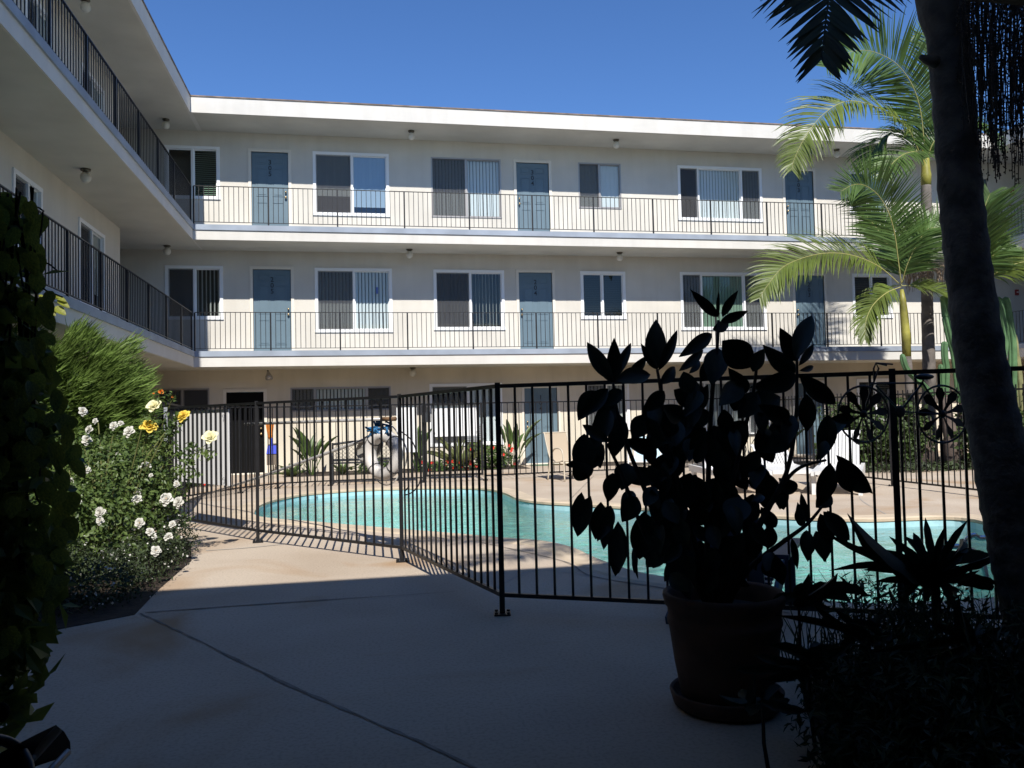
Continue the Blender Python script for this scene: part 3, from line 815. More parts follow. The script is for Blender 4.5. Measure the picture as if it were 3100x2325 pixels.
# fire alarm boxes at the far right
for z, lb in ((7.77, 'small red alarm box on the top gallery wall at far right'), (4.70, 'small red alarm box on the middle gallery wall at far right')):
    t = thing('alarm_box', lb, 'alarm box', 'red alarm boxes', (19.86, YW, z))
    b = MB(); b.box((-0.05,-0.05,-0.085), (0.05,0,0.085)); b.build('case', 'red_box', t)
    b = MB(); b.box((-0.03,-0.058,-0.01), (0.03,-0.051,0.02)); b.build('handle', 'white_trim', t)

# ================================================================== pool fences
FH = 1.53
def picket_mesh(h0, h1, w_=0.0145):
    b = MB(); b.box((-w_/2,-w_/2,h0), (w_/2,w_/2,h1)); return b.mesh('picket', 'iron')
PK_NEAR = picket_mesh(0.13, FH-0.02)
PK_FAR = picket_mesh(0.10, 1.585, 0.013)
def post_mesh(h, w_=0.05):
    b = MB(); b.box((-w_/2,-w_/2,0.0), (w_/2,w_/2,h)); return b.mesh('post', 'iron')
def plate_mesh():
    b = MB(); b.box((-0.055,-0.055,0.002), (0.055,0.055,0.012))
    for sx in (-1,1):
        for sy in (-1,1): b.lathe([(0.012,0.014),(0.012,0.024),(0,0.026)], (sx*0.040,sy*0.040,0), 8)
    return b.mesh('base_plate', 'iron')
PO_NEAR = post_mesh(FH+0.012, 0.036); PO_FAR = post_mesh(1.61, 0.036); PLATE = plate_mesh()
def fence(name, label, pts, posts_extra=(), pk=PK_NEAR, po=PO_NEAR, top=FH, bot=0.13, step=0.124, plates=True, railw=(0.026,0.026), gaps=(), postset=None):
    t = thing(name, label, 'fence', 'black pool fencing')
    for i in range(len(pts)-1):
        if i in gaps: continue
        a = Vector((*pts[i],0)); c = Vector((*pts[i+1],0)); d = c-a; L = d.length
        an = math.atan2(d.y, d.x)
        for z, nm in ((top-0.012,'top_rail'),(bot,'bottom_rail')):
            b = MB(); b.bar(a+Vector((0,0,z)), c+Vector((0,0,z)), *railw); b.build(nm, 'iron', t)
        N = max(1, round(L/step))
        for k in range(1, N):
            q = a+d*k/N; link('picket', pk, t, place(q.x, q.y, 0, an))
    for i, q in enumerate(pts):
        if postset is not None and i not in postset: continue
        an = math.atan2(q[1], q[0])+PI/2
        o = link('post', po, t, place(q[0], q[1], 0, an))
        if plates: link('base_plate', PLATE, t, place(q[0], q[1], 0, an))
    return t
NF = [(-2.42,11.45),(-1.03,9.43),(0.43,7.71),(0.96,5.46),(3.10,4.31),(5.15,3.22),(7.2,2.1)]
fence('pool_fence', 'black picket fence crossing in front of the pool beside the path', NF)
FF = [(-2.42,11.45),(-2.75,14.6),(-2.05,16.0),(-1.45,16.75),(-0.45,16.95),(1.40,16.85)]
fence('pool_fence', 'black picket fence behind the pool in front of the bench', FF, pk=PK_FAR, po=PO_FAR, top=1.60, bot=0.10, step=0.125)
FF2 = [(2.66,16.78),(4.55,17.1),(6.7,17.15),(8.85,17.15)]
fence('pool_fence', 'black picket fence behind the sling chair and white loungers', FF2, pk=PK_FAR, po=PO_FAR, top=1.60, bot=0.10, step=0.125)
FF3 = [(8.85,17.15),(8.83,14.75),(8.80,12.35),(8.80,9.9),(8.8,7.4)]
fence('pool_fence', 'black picket fence running away along the right side of the pool', FF3, pk=PK_FAR, po=PO_FAR, top=1.53, bot=0.10, step=0.125, postset=(1,2,3,4))
# gate in the far fence
gt = thing('pool_gate', 'black picket gate with latch in the far pool fence', 'gate')
ga, gc = Vector((1.46,16.845,0)), Vector((2.60,16.785,0)); gd = gc-ga
for nm, z in (('top_rail',1.58),('bottom_rail',0.14)):
    b = MB(); b.bar(ga+Vector((0,0,z)), gc+Vector((0,0,z)), 0.04); b.build(nm, 'iron', gt)
for q in (ga, gc):
    b = MB(); b.bar(q+Vector((0,0,0.12)), q+Vector((0,0,1.6)), 0.04); b.build('stile', 'iron', gt)
for k in range(1, 9):
    q = ga+gd*k/9; link('picket', PK_FAR, gt, place(q.x, q.y, 0.0))
b = MB(); b.box((1.40,16.74,1.22), (1.56,16.82,1.42)); b.lathe([(0,0),(0.02,0),(0.02,0.1),(0,0.11)], (1.5,16.76,1.42), 10); b.build('latch', 'iron_light', gt)
for z in (0.35, 1.35):
    b = MB(); b.tube([(2.63,16.75,z-0.05),(2.63,16.75,z+0.05)], 0.022, 8); b.build('hinge', 'iron_light', gt)

# white boards wired to the fences
def board(label, a, c, z0, z1, ribs=True):
    a = Vector((*a,0)); c = Vector((*c,0)); d = c-a; L = d.length; t = d.normalized(); nn = Vector((-t.y, t.x, 0))
    th = thing('privacy_board', label, 'board', 'white boards on the fences')
    N = max(2, int(L/0.10))
    b = MB()
    for k in range(N+1):
        q = a+d*k/N+nn*(0.002 if k % 2 else 0.0)
        b.v += [tuple(q+Vector((0,0,z0))), tuple(q+Vector((0,0,z1))), tuple(q+nn*0.012+Vector((0,0,z0))), tuple(q+nn*0.012+Vector((0,0,z1)))]
    for k in range(N):
        o = 4*k; b.f += [(o,o+4,o+5,o+1),(o+2,o+3,o+7,o+6),(o+1,o+5,o+7,o+3),(o,o+2,o+6,o+4)]
    b.f += [(0,1,3,2),(4*N,4*N+2,4*N+3,4*N+1)]
    b.build('sheet', 'board_white', th)
    b = MB()
    for s in (0.06, 0.94):
        for z in (z0+0.08, z1-0.08):
            q = a+d*s-nn*0.02+Vector((0,0,z)); b.torus(q, t, 0.014, 0.003, 10, 5)
    b.build('wire_tie', 'steel', th)
def along(p, q, s, off=0.0):
    p = Vector(p); q = Vector(q); d = (q-p); t = d.normalized(); nn = Vector((-t.y, t.x)); r = p+d*s+nn*off; return (r.x, r.y)
def lerp2(p, q, s, off): return along(p, q, s, off)
board('white ribbed board on the near fence behind the yellow roses', lerp2(NF[0],NF[1],0.10,0.03), lerp2(NF[0],NF[1],0.71,0.03), 0.58, 1.47)
board('narrow white board on the far fence beside the life ring', lerp2(FF[4],FF[5],0.72,0.03), lerp2(FF[4],FF[5],0.94,0.03), 0.62, 1.56)
board('wide white board on the far pool gate', (1.60,16.88), (2.56,16.83), 0.92, 1.56)

# warning sign on the corner post
s = thing('fence_sign', 'narrow upright white sign with dark letters on the fence corner post', 'sign')
so = atY(502, 1290, 11.2)
b = MB(); b.box((so.x-0.022, 11.19, so.z-0.22), (so.x+0.022, 11.196, so.z+0.24)); b.build('plate', 'sign_white', s)
rs_ = random.Random(2)
for k in range(7):   # the lettering runs upright and is too small to read in the photograph: dark strokes only
    z_ = so.z+0.17-k*0.052; b = MB(); b.box((so.x-0.012, 11.187, z_-0.004), (so.x+0.012, 11.1895, z_+0.004)); b.box((so.x+rs_.choice((-0.012, 0.006)), 11.187, z_+0.0045), (so.x+0.012, 11.1895, z_+0.018)); b.build('letter_stroke', 'sign_ink', s)

# ================================================================== rescue gear on the near fence
seg = (Vector((*NF[1],0)), Vector((*NF[2],0))); sd_ = (seg[1]-seg[0]); st = sd_.normalized(); sn = Vector((-st.y, st.x, 0))
if sn.y < 0: sn = -sn
def onfence(s, z, off): return seg[0]+sd_*s+sn*off+Vector((0,0,z))
def fence_s(px, py, off):   # where a pixel's ray meets the plane just behind the fence
    d = ray(px, py); p0 = seg[0]+sn*off; k = (p0-CAM).dot(sn)/d.dot(sn); q = CAM+d*k
    return (q-p0).dot(st)/sd_.length, q.z
rs, rz = fence_s(1160, 1376, 0.10)
ring = thing('life_ring', 'white life ring with grab rope hanging on the pool fence', 'life ring')
rc = onfence(rs, rz, 0.10)
b = MB(); b.torus(rc, sn, 0.185, 0.062, 44, 14); b.build('body', 'ring_white', ring, True)
ax2 = sn.cross(Vector((0,0,1))).normalized()
for k in range(4):
    an = PI/4+k*PI/2; d = ax2*math.cos(an)+Vector((0,0,1))*math.sin(an); tn = -ax2*math.sin(an)+Vector((0,0,1))*math.cos(an)
    b = MB(); b.torus(rc+d*0.185, tn, 0.066, 0.004, 16, 6); b.build('band', 'strap_black', ring)
path = []
for k in range(49):
    an = 2*PI*k/48; r = 0.26+0.035*abs(math.sin(2*an+PI/2)); path.append(rc+ax2*math.cos(an)*r+Vector((0,0,1))*math.sin(an)*r+sn*0.03)
b = MB(); b.tube(path, 0.006, 6, False); b.build('grab_rope', 'rope_white', ring)
# hook holding ring
b = MB(); b.tube([onfence(rs,1.50,0.02),onfence(rs,1.45,0.06),onfence(rs,1.36,0.08),onfence(rs,rz+0.17,0.10)], 0.006, 6); b.build('hook', 'iron', ring)
# horizontal pole
s0, z0 = fence_s(742, 1284, 0.06); s1, z1 = fence_s(1197, 1268, 0.06)
pl = thing('pool_pole', 'grey telescopic pole tied level along the top of the fence', 'pole')
b = MB(); b.tube([onfence(s0,z0,0.06), onfence(s1-0.06,z1,0.06)], 0.016, 10); b.build('tube', 'pole_metal', pl, True)
b = MB(); b.tube([onfence(s1-0.08,z1,0.06), onfence(s1,z1,0.06)], 0.021, 10); b.build('grip', 'wood_stick', pl, True)
for k, s_ in enumerate((0.03, 0.07)):
    b = MB(); b.tube([onfence(s0+(s1-s0)*s_,z0,0.06), onfence(s0+(s1-s0)*(s_+0.012),z0,0.06)], 0.020, 10); b.build('joint_ring', 'strap_black', pl)
# leaning skimmer net
lo = atZ(572, 1514, 0.02); s2, z2 = fence_s(1180, 1304, 0.12)
hi = onfence(s2, z2, 0.12)
sk = thing('pool_skimmer', 'long pole with a net head leaning from the deck up to the life ring', 'skimmer')
b = MB(); b.tube([lo, lo.lerp(hi, 0.5)-Vector((0,0,0.02)), hi], 0.017, 10); b.build('pole', 'pole_metal', sk, True)
d = (hi-lo).normalized(); side = d.cross(sn).normalized()
c1 = lo.lerp(hi, 0.83); hoop = []
for k in range(25):
    an = 2*PI*k/24; hoop.append(hi-d*0.46+d*0.30*math.cos(an)-side*0.0+Vector((0,0,-1))*(0.12*math.sin(an))-Vector((0,0,0.10)))
b = MB(); b.tube(hoop, 0.010, 6, False); b.build('hoop', 'pole_metal', sk)
b = MB(); cc = sum(hoop[:-1], Vector())/24
for k in range(24): b.add([hoop[k], hoop[k+1], cc+sn*0.03], [(0,1,2)])
b.build('net', 'net', sk)
# blue rope bundle
rb = thing('rope_bundle', 'coiled blue rope hanging above the white life ring', 'rope')
for k in range(9):
    s_ = rs+random.uniform(-0.05,0.06); p = []
    for j in range(9):
        tt = j/8; p.append(onfence(s_+0.05*math.sin(tt*PI)*random.uniform(-1,1)+0.03*tt*random.uniform(-1,1), z1-0.02-tt*random.uniform(0.08,0.19), 0.075+0.03*math.sin(tt*6)))
    b = MB(); b.tube(p, 0.009, 6); b.build('strand', 'rope_blue', rb, True)
b = MB(); p = [onfence(rs-0.03,z1-0.05,0.1),onfence(rs-0.09,z1-0.15,0.11),onfence(rs-0.14,z1-0.27,0.11)]; b.tube(spline(p), 0.005, 6); b.build('loose_end', 'rope_white', rb)
# black looped cord right of the ring
seg2 = (Vector((*NF[2],0)), Vector((*NF[3],0)))
cord = thing('hanging_cord', 'thin black cord looping down behind the fence right of the ring', 'cord')
pts = [atY(*crop(1100,1100,800)(x, y), 8.1) for x, y in ((300,560),(400,640),(450,760),(480,900),(470,1000),(420,1070),(360,1100),(345,1080),(380,1030))]
b = MB(); b.tube(spline(pts, 5), 0.007, 6); b.build('line', 'strap_black', cord)

# ================================================================== things by the far fence
# lattice bench
bn = thing('garden_bench', 'black metal bench with lattice back behind the far fence', 'bench', None, (0.27, 17.45, 0))
def bench():
    W = 1.36
    arch = lambda x: 0.80+0.055*math.cos(x/W*PI)
    N = 14
    b = MB(); b.tube([(-W/2+W*k/N, 0.22, arch(-W/2+W*k/N)) for k in range(N+1)], 0.024, 8); b.build('top_rail', 'iron_light', bn, True)
    b = MB(); b.bar((-W/2,0.20,0.47), (W/2,0.20,0.47), 0.05, 0.05); b.build('back_rail', 'iron_light', bn)
    k = 0
    for s in (-1, 1):
        x = -W/2-0.3
        while x < W/2+0.3:
            # diagonal strips clipped to the back
            pts = []
            for j in range(9):
                z = 0.49+0.30*j/8; xx = x+s*0.32*j/8
                if abs(xx) < W/2-0.02 and z < arch(xx)-0.01: pts.append((xx, 0.215+0.004*s, z))
            if len(pts) > 1:
                b = MB(); b.bar(pts[0], pts[-1], 0.016, 0.006); b.build('lattice_strip', 'iron_light', bn)
            x += 0.085
    for j in range(6):
        b = MB(); b.bar((-W/2,-0.2+j*0.075,0.42), (W/2,-0.2+j*0.075,0.42), 0.055, 0.014); b.build('seat_slat', 'iron_light', bn)
    for sx in (-1, 1):
        x = sx*W/2
        b = MB(); b.tube([(x,0.26,0.0),(x,0.24,0.42),(x,0.21,0.83)], 0.02, 8); b.build('leg', 'iron_light', bn)
        b = MB(); b.tube([(x,-0.24,0.0),(x,-0.22,0.42)], 0.02, 8); b.build('leg', 'iron_light', bn)
        b = MB(); b.tube(spline([(x,-0.22,0.42),(x,-0.25,0.60),(x,-0.1,0.64),(x,0.22,0.62)],5), 0.016, 8); b.build('armrest', 'iron_light', bn, True)
bench()
# broom standing on its handle and a dustpan hung on it
br = thing('broom', 'upturned broom with orange bristles leaning by the dark doorway', 'broom', None, (-1.98, 20.75, 0))
b = MB(); b.tube([(0.02,0,0.0),(0,0.25,0.95)], 0.013, 8); b.build('handle', 'wood_stick', br)
b = MB(); N = 8
b.add([(-0.05,0.24,0.92),(0.05,0.24,0.92),(0.05,0.29,0.92),(-0.05,0.29,0.92),(-0.11,0.235,1.27),(0.10,0.235,1.30),(0.10,0.30,1.30),(-0.11,0.30,1.27)], [(0,3,2,1),(4,5,6,7),(0,1,5,4),(1,2,6,5),(2,3,7,6),(3,0,4,7)]); b.build('bristles', 'orange', br)
b = MB(); b.tube([(0,0.26,0.86),(0,0.265,0.93)], [0.02,0.05], 10); b.build('cap', 'orange', br)
dp = thing('dustpan', 'blue long-handled dustpan hanging below the orange broom', 'dustpan', None, (-1.93, 20.74, 0))
b = MB(); b.add([(-0.13,0.10,0.52),(0.13,0.10,0.52),(0.13,0.22,0.52),(-0.13,0.22,0.52),(-0.10,0.14,0.72),(0.10,0.14,0.72),(0.10,0.22,0.72),(-0.10,0.22,0.72)], [(0,3,2,1),(4,5,6,7),(0,1,5,4),(1,2,6,5),(2,3,7,6),(3,0,4,7)]); b.build('scoop', 'dustpan', dp)
b = MB(); b.tube([(0,0.17,0.72),(0,0.18,0.90)], [0.035,0.016], 8); b.build('handle', 'dustpan', dp)
b = MB(); b.box((-0.125,0.12,0.25), (0.125,0.2,0.518)); b.build('cloth', 'cardboard', dp)
# door mat
t = thing('door_mat', 'flat green mat on the ground before door 104', 'mat', None, (4.95, 21.1, 0.0)); b = MB(); b.box((-0.4,-0.25,0.003), (0.4,0.2,0.018)); b.build('pile', 'mat_green', t)

# sling chair
def sling_chair(label, loc, rz, sling='sling_tan', frame='frame_tan', h=0.95):
    t = thing('patio_chair', label, 'chair', 'patio chairs', loc, rz)
    W = 0.54
    P = [(0.0,-0.24,0.40),(0.0,0.05,0.36),(0.0,0.22,0.40),(0.0,0.36,0.70),(0.0,0.44,h)]
    b = MB()
    pp = spline(P, 4)
    for x in (-W/2+0.02, W/2-0.02): b.v += []
    for q in pp: b.v += [(-W/2+0.015, q.y, q.z), (W/2-0.015, q.y, q.z)]
    for k in range(len(pp)-1): b.f.append((2*k, 2*k+1, 2*k+3, 2*k+2))
    b.build('sling', sling, t, True)
    for s in (-1, 1):
        x = s*W/2
        b = MB(); b.tube([(x, q.y, q.z) for q in pp], 0.014, 8); b.build('side_rail', frame, t, True)
        b = MB(); b.tube(spline([(x+s*0.03,-0.30,0.0),(x+s*0.03,-0.27,0.45),(x+s*0.03,-0.20,0.62),(x+s*0.03,0.0,0.64),(x+s*0.03,0.12,0.56),(x+s*0.03,0.20,0.40),(x+s*0.03,0.30,0.0)],5), 0.016, 8); b.build('leg', frame, t, True)
    for y, z in ((-0.26,0.40),(0.44,h),(0.24,0.30)):
        b = MB(); b.tube([(-W/2-0.03,y,z),(W/2+0.03,y,z)], 0.013, 8); b.build('crossbar', frame, t)
    return t
sling_chair('tan sling chair at the pool deck by the blue door 104', (4.25, 16.15, 0), 0.35)
sling_chair('pale blue patio chair half hidden behind the rubber plant', (5.45, 14.9, 0), -0.5, 'plastic_sky', 'plastic_white', 0.86)
# white plastic loungers
def lounger(label, loc, rz, ang):
    t = thing('sun_lounger', label, 'lounger', 'white plastic loungers', loc, rz)
    W = 0.66; H = 0.36
    for s in (-1, 1):
        x = s*W/2
        b = MB(); b.add([(x-0.03,0.0,H-0.07),(x+0.03,0.0,H-0.07),(x+0.03,0.0,H),(x-0.03,0.0,H),(x-0.03,1.85,H-0.10),(x+0.03,1.85,H-0.10),(x+0.03,1.85,H+0.02),(x-0.03,1.85,H+0.02)],[(0,1,2,3),(7,6,5,4),(0,4,5,1),(1,5,6,2),(2,6,7,3),(3,7,4,0)]); b.build('side_rail', 'plastic_white', t)
        for y, lean in ((0.18,-0.06),(1.62,0.10)):
            b = MB(); b.add([(x-0.03,y-0.07,H-0.06),(x+0.03,y-0.07,H-0.06),(x+0.03,y+0.07,H-0.06),(x-0.03,y+0.07,H-0.06),(x-0.03,y-0.04+lean,0),(x+0.03,y-0.04+lean,0),(x+0.03,y+0.05+lean,0),(x-0.03,y+0.05+lean,0)],[(0,1,2,3),(7,6,5,4),(0,4,5,1),(1,5,6,2),(2,6,7,3),(3,7,4,0)]); b.build('leg', 'plastic_white', t)
    b = MB(); b.box((-W/2+0.03,-0.02,H-0.05), (W/2-0.03,0.05,H+0.005)); b.build('foot_bar', 'plastic_white', t)
    for k in range(14):
        y = 0.08+k*0.076; b = MB(); b.box((-W/2+0.03,y,H-0.025), (W/2-0.03,y+0.058,H+0.008)); b.build('seat_slat', 'plastic_white', t)
    hy = 1.15; dy, dz = math.cos(ang), math.sin(ang)
    def q(x, s, o=0.0): return Vector((x, hy+dy*s-dz*o, H+dz*s+dy*o))
    for k in range(11):
        x = -W/2+0.06+k*(W-0.12)/10
        b = MB(); b.bar(q(x,0.03), q(x,0.70), 0.042, 0.02, up=(0,-dz,dy)); b.build('back_slat', 'plastic_white', t)
    for s in (0.0, 0.73):
        b = MB(); b.bar(q(-W/2+0.02,s), q(W/2-0.02,s), 0.06, 0.03, up=(0,-dz,dy)); b.build('back_rail', 'plastic_white', t)
    for sx in (-1, 1):
        b = MB(); b.bar(q(sx*0.26,0.5), (sx*0.26, hy+0.66, H-0.02), 0.03); b.build('prop', 'plastic_white', t)
lounger('white slatted lounger with raised back, left of the two in front', (5.98, 11.95, 0), -0.12, 0.72)
lounger('white lounger with low back between the other two', (6.72, 11.85, 0), -0.30, 0.45)
lounger('white slatted lounger with raised back nearest the side fence', (7.15, 11.35, 0), -0.62, 0.85)
# bistro table by door 103
bt = thing('bistro_table', 'small black wire table by the pale blue ground-floor door at right', 'table', None, (9.4, 18.6, 0))
b = MB(); b.torus((0,0,0.72), (0,0,1), 0.30, 0.012, 28, 6)
for k in range(9):
    x = -0.27+k*0.0675; y = math.sqrt(max(0.0, 0.29**2-x*x)); b.bar((x,-y,0.72),(x,y,0.72),0.01)
b.build('top', 'iron', bt)
for k in range(3):
    an = k*2*PI/3; c_, s_ = math.cos(an), math.sin(an)
    b = MB(); b.tube(spline([(0.24*c_,0.24*s_,0.71),(0.06*c_,0.06*s_,0.42),(0.10*c_,0.10*s_,0.25),(0.28*c_,0.28*s_,0.0)],5), 0.009, 6); b.build('leg', 'iron', bt)

# low dark blue deck chair behind the pot
bc = thing('deck_chair', 'dark blue low plastic chair behind the potted rubber plant', 'chair', None, (2.42, 5.10, 0), 2.5)
b = MB()
for k in range(6): b.box((-0.27,-0.25+k*0.09,0.25-0.015*k), (0.27,-0.18+k*0.09,0.27-0.015*k))
b.build('seat', 'plastic_blue', bc)
for k in range(5):
    x = -0.22+k*0.11; b = MB(); b.bar((x,0.26,0.18), (x*1.1,0.56,0.74-0.02*abs(k-2)), 0.09, 0.02, up=(0,1,0.4)); b.build('back_slat', 'plastic_blue', bc)
for s in (-1, 1):
    b = MB(); b.box((s*0.36-0.06,-0.34,0.42), (s*0.36+0.06,0.36,0.45)); b.build('armrest', 'plastic_blue', bc)
    b = MB(); b.bar((s*0.34,-0.27,0.0), (s*0.34,-0.27,0.42), 0.07, 0.03); b.build('leg', 'plastic_blue', bc)
    b = MB(); b.bar((s*0.30,0.45,0.0), (s*0.30,-0.25,0.27), 0.03, 0.10); b.build('leg', 'plastic_blue', bc)
# pool handrail
hr = thing('pool_handrail', 'curved steel handrail at the near right end of the pool', 'handrail')
for off in (0.0, 0.5):
    P = [atY(*crop(2600,1600,500)(x, y), 5.25) for x, y in ((1710,900),(1700,640),(1650,440),(1560,320),(1400,250),(1250,240),(1100,250))]
    P = [p+Vector((off*0.9, off*0.55, 0)) for p in P]
    P[0].z = 0.0; P.append(P[-1]+Vector((-0.15,0.15,-0.35)))
    b = MB(); b.tube(spline(P,5), 0.021, 10); b.build('rail', 'chrome', hr, True)
# bicycle wind spinner
ws = thing('wind_spinner', 'black bicycle-shaped garden wind spinner on a stake before the fence', 'ornament')
c5 = crop(2500,1080,600); SY = 4.02
def sp_(x, y): return atY(*c5(x, y), SY)
for (cx_, cy_, a0) in ((420,640,0.1),(1300,640,0.25)):
    cc = sp_(cx_, cy_); R = (sp_(cx_+280, cy_)-cc).length
    b = MB(); b.torus(cc, (0,1,0), R, 0.006, 36, 6); b.build('wheel_rim', 'iron_light', ws)
    b = MB(); b.ball(cc, 0.022, 10, 6); b.build('hub', 'iron', ws, True)
    for k in range(9):
        an = a0+k*2*PI/9; d = Vector((math.cos(an),0,math.sin(an))); sdv = Vector((-math.sin(an),0.35,math.cos(an))).normalized()
        b = MB(); b.ribbon([cc+d*r for r in (0.02,0.07,0.11,0.145)], [0.012,0.020,0.050,0.030], sdv); b.build('blade', 'iron', ws)
for path, r in (([(540,270),(420,640)],0.005),([(540,270),(590,130),(560,70),(745,85)],0.005),([(540,270),(535,130),(560,70),(680,97)],0.005),([(490,300),(1080,292)],0.006),([(560,320),(830,610)],0.006),([(830,610),(1080,292)],0.006),([(830,610),(1300,640)],0.005),([(1080,292),(1300,640)],0.005),([(1080,292),(1090,240)],0.005)):
    b = MB(); b.tube([sp_(*q) for q in path], r, 6); b.build('frame_tube', 'iron', ws)
b = MB(); b.ball(sp_(830,610), 0.034, 12, 6, (1,0.3,1)); b.build('crank', 'iron', ws, True)
b = MB(); b.ball(sp_(1100,225), 0.05, 12, 6, (1.2,0.5,0.35)); b.build('saddle', 'iron', ws, True)
q = sp_(830,640); b = MB(); b.tube([q, (q.x, q.y, 0.0)], 0.008, 6); b.build('stake', 'iron', ws)

# object at the lower left corner
lf = thing('black_hood', 'black tilted open hood with pale metal strips at the lower left corner', 'equipment')
c1c = crop(0,1900,560,2186.0)
def lp(x, y, Y=1.28): return atY(*c1c(x, y), Y)
ax0 = lp(-250,1750,1.12); mouth = [lp(x, y, 1.30+dy) for x, y, dy in ((660,1150,0.0),(760,1230,0.02),(830,1350,0.04),(835,1450,0.04),(780,1520,0.02),(560,1590,-0.03),(420,1640,-0.05),(300,1450,-0.04),(220,1385,-0.03),(430,1260,-0.01))]
cm = sum(mouth, Vector())/len(mouth); b = MB(); nn_ = len(mouth)
back = [cm+(p-cm)*0.75+(ax0-cm)*0.55 for p in mouth]
inner = [cm+(p-cm)*0.93+(ax0-cm)*0.02 for p in mouth]; inb = [cm+(p-cm)*0.68+(ax0-cm)*0.50 for p in mouth]
for ringv in (mouth, back, inner, inb): b.v += [tuple(p) for p in ringv]
for i in range(nn_):
    j = (i+1) % nn_
    b.f += [(i,j,nn_+j,nn_+i),(i,2*nn_+i,2*nn_+j,j),(2*nn_+i,3*nn_+i,3*nn_+j,2*nn_+j)]
b.f.append(tuple(nn_+i for i in range(nn_))); b.f.append(tuple(3*nn_+i for i in range(nn_)))
b.build('shell', 'black_plastic', lf, True)
b = MB(); b.tube([lp(690,1200,1.27), lp(400,1520,1.24), lp(250,1659,1.22)], 0.006, 8); b.build('strip', 'alu', lf)
b = MB(); b.tube([lp(800,1470,1.29), lp(640,1640,1.25), lp(500,1800,1.22)], 0.005, 8); b.build('strip', 'alu', lf)
b = MB(); b.tube(spline([lp(-200,1300,1.2), lp(60,1340,1.22), lp(230,1440,1.22), lp(330,1600,1.2), lp(360,1800,1.18)],5), 0.007, 8); b.build('arch', 'iron_light', lf, True)
b = MB(); b.ball(lp(10,1000,1.25), 0.011, 10, 8, (1,1,1.2)); b.build('knob', 'black_plastic', lf, True)
b = MB(); q = lp(-100,1800,1.15); b.tube([q, (q.x-0.03, q.y, 0.0)], 0.02, 8); b.build('stand', 'iron_light', lf)
b = MB(); q2 = lp(0,1010,1.25); b.tube([q2, q2+Vector((-0.08,-0.05,-0.06)), ax0], 0.010, 8); b.build('arm', 'iron_light', lf)

# ================================================================== plants
def unit_leaf(nl=8, fold=0.12, bend=0.18, shape=lambda t: math.sin(PI*min(1, t**0.8))**0.75, tip=0.0):
    """leaf of length 1 along +Y, width 1, folded a little along the rib"""
    b = MB()
    for i in range(nl+1):
        t = i/nl; w_ = shape(t)/2; z = -bend*t*t
        b.v += [(-w_, t, z+fold*w_), (0, t, z), (w_, t, z+fold*w_)]
    for i in range(nl):
        o = 3*i; b.f += [(o,o+1,o+4,o+3),(o+1,o+2,o+5,o+4)]
    return b
def leaf_mtx(base, tip, width, nrm):
    y = tip-base; L = y.length; y = y/L
    x = y.cross(nrm)
    if x.length < 1e-4: x = y.cross(Vector((0.3,0.5,0.8)))
    x.normalize(); z = x.cross(y)
    return basis(base, x*width, y*L, z*L)
RUB = [unit_leaf(10, 0.25, bd, lambda t: math.sin(PI*t**0.9)**0.85 if 0 < t < 1 else 0.02).mesh('leaf', 'rubber_leaf', True) for bd in (0.02, 0.12, 0.22)]

# ------------------------------------------------ rubber plant in its pot
PX, PY = 1.625, 3.50
pot = thing('plant_pot', 'big round terracotta pot with rolled rim at the fence', 'pot', None, (PX, PY, 0))
b = MB(); b.lathe([(0.0,0.045),(0.185,0.045),(0.20,0.06),(0.225,0.20),(0.245,0.36),(0.252,0.375),(0.252,0.395),(0.247,0.40),(0.25,0.44),(0.262,0.455),(0.270,0.49),(0.268,0.505),(0.255,0.512),(0.238,0.50),(0.232,0.44),(0.225,0.42)], n=48)
b.build('body', 'terracotta', pot, True)
b = MB(); b.lathe([(0.0,0.43),(0.12,0.445),(0.228,0.425)], n=32); b.build('soil', 'soil', pot, True)
sc = thing('pot_saucer', 'terracotta saucer under the big plant pot', 'saucer', None, (PX, PY, 0))
b = MB(); b.lathe([(0.0,0.004),(0.215,0.004),(0.235,0.02),(0.25,0.075),(0.243,0.082),(0.23,0.07),(0.22,0.035),(0.0,0.035)], n=48); b.build('dish', 'terracotta', sc, True)
rp = thing('rubber_plant', 'tall dark rubber plant with broad leaves growing in the terracotta pot', 'plant', None, (0,0,0))
b3 = crop(1700,800,800); b7 = crop(2300,1050,800)
DY = 3.45
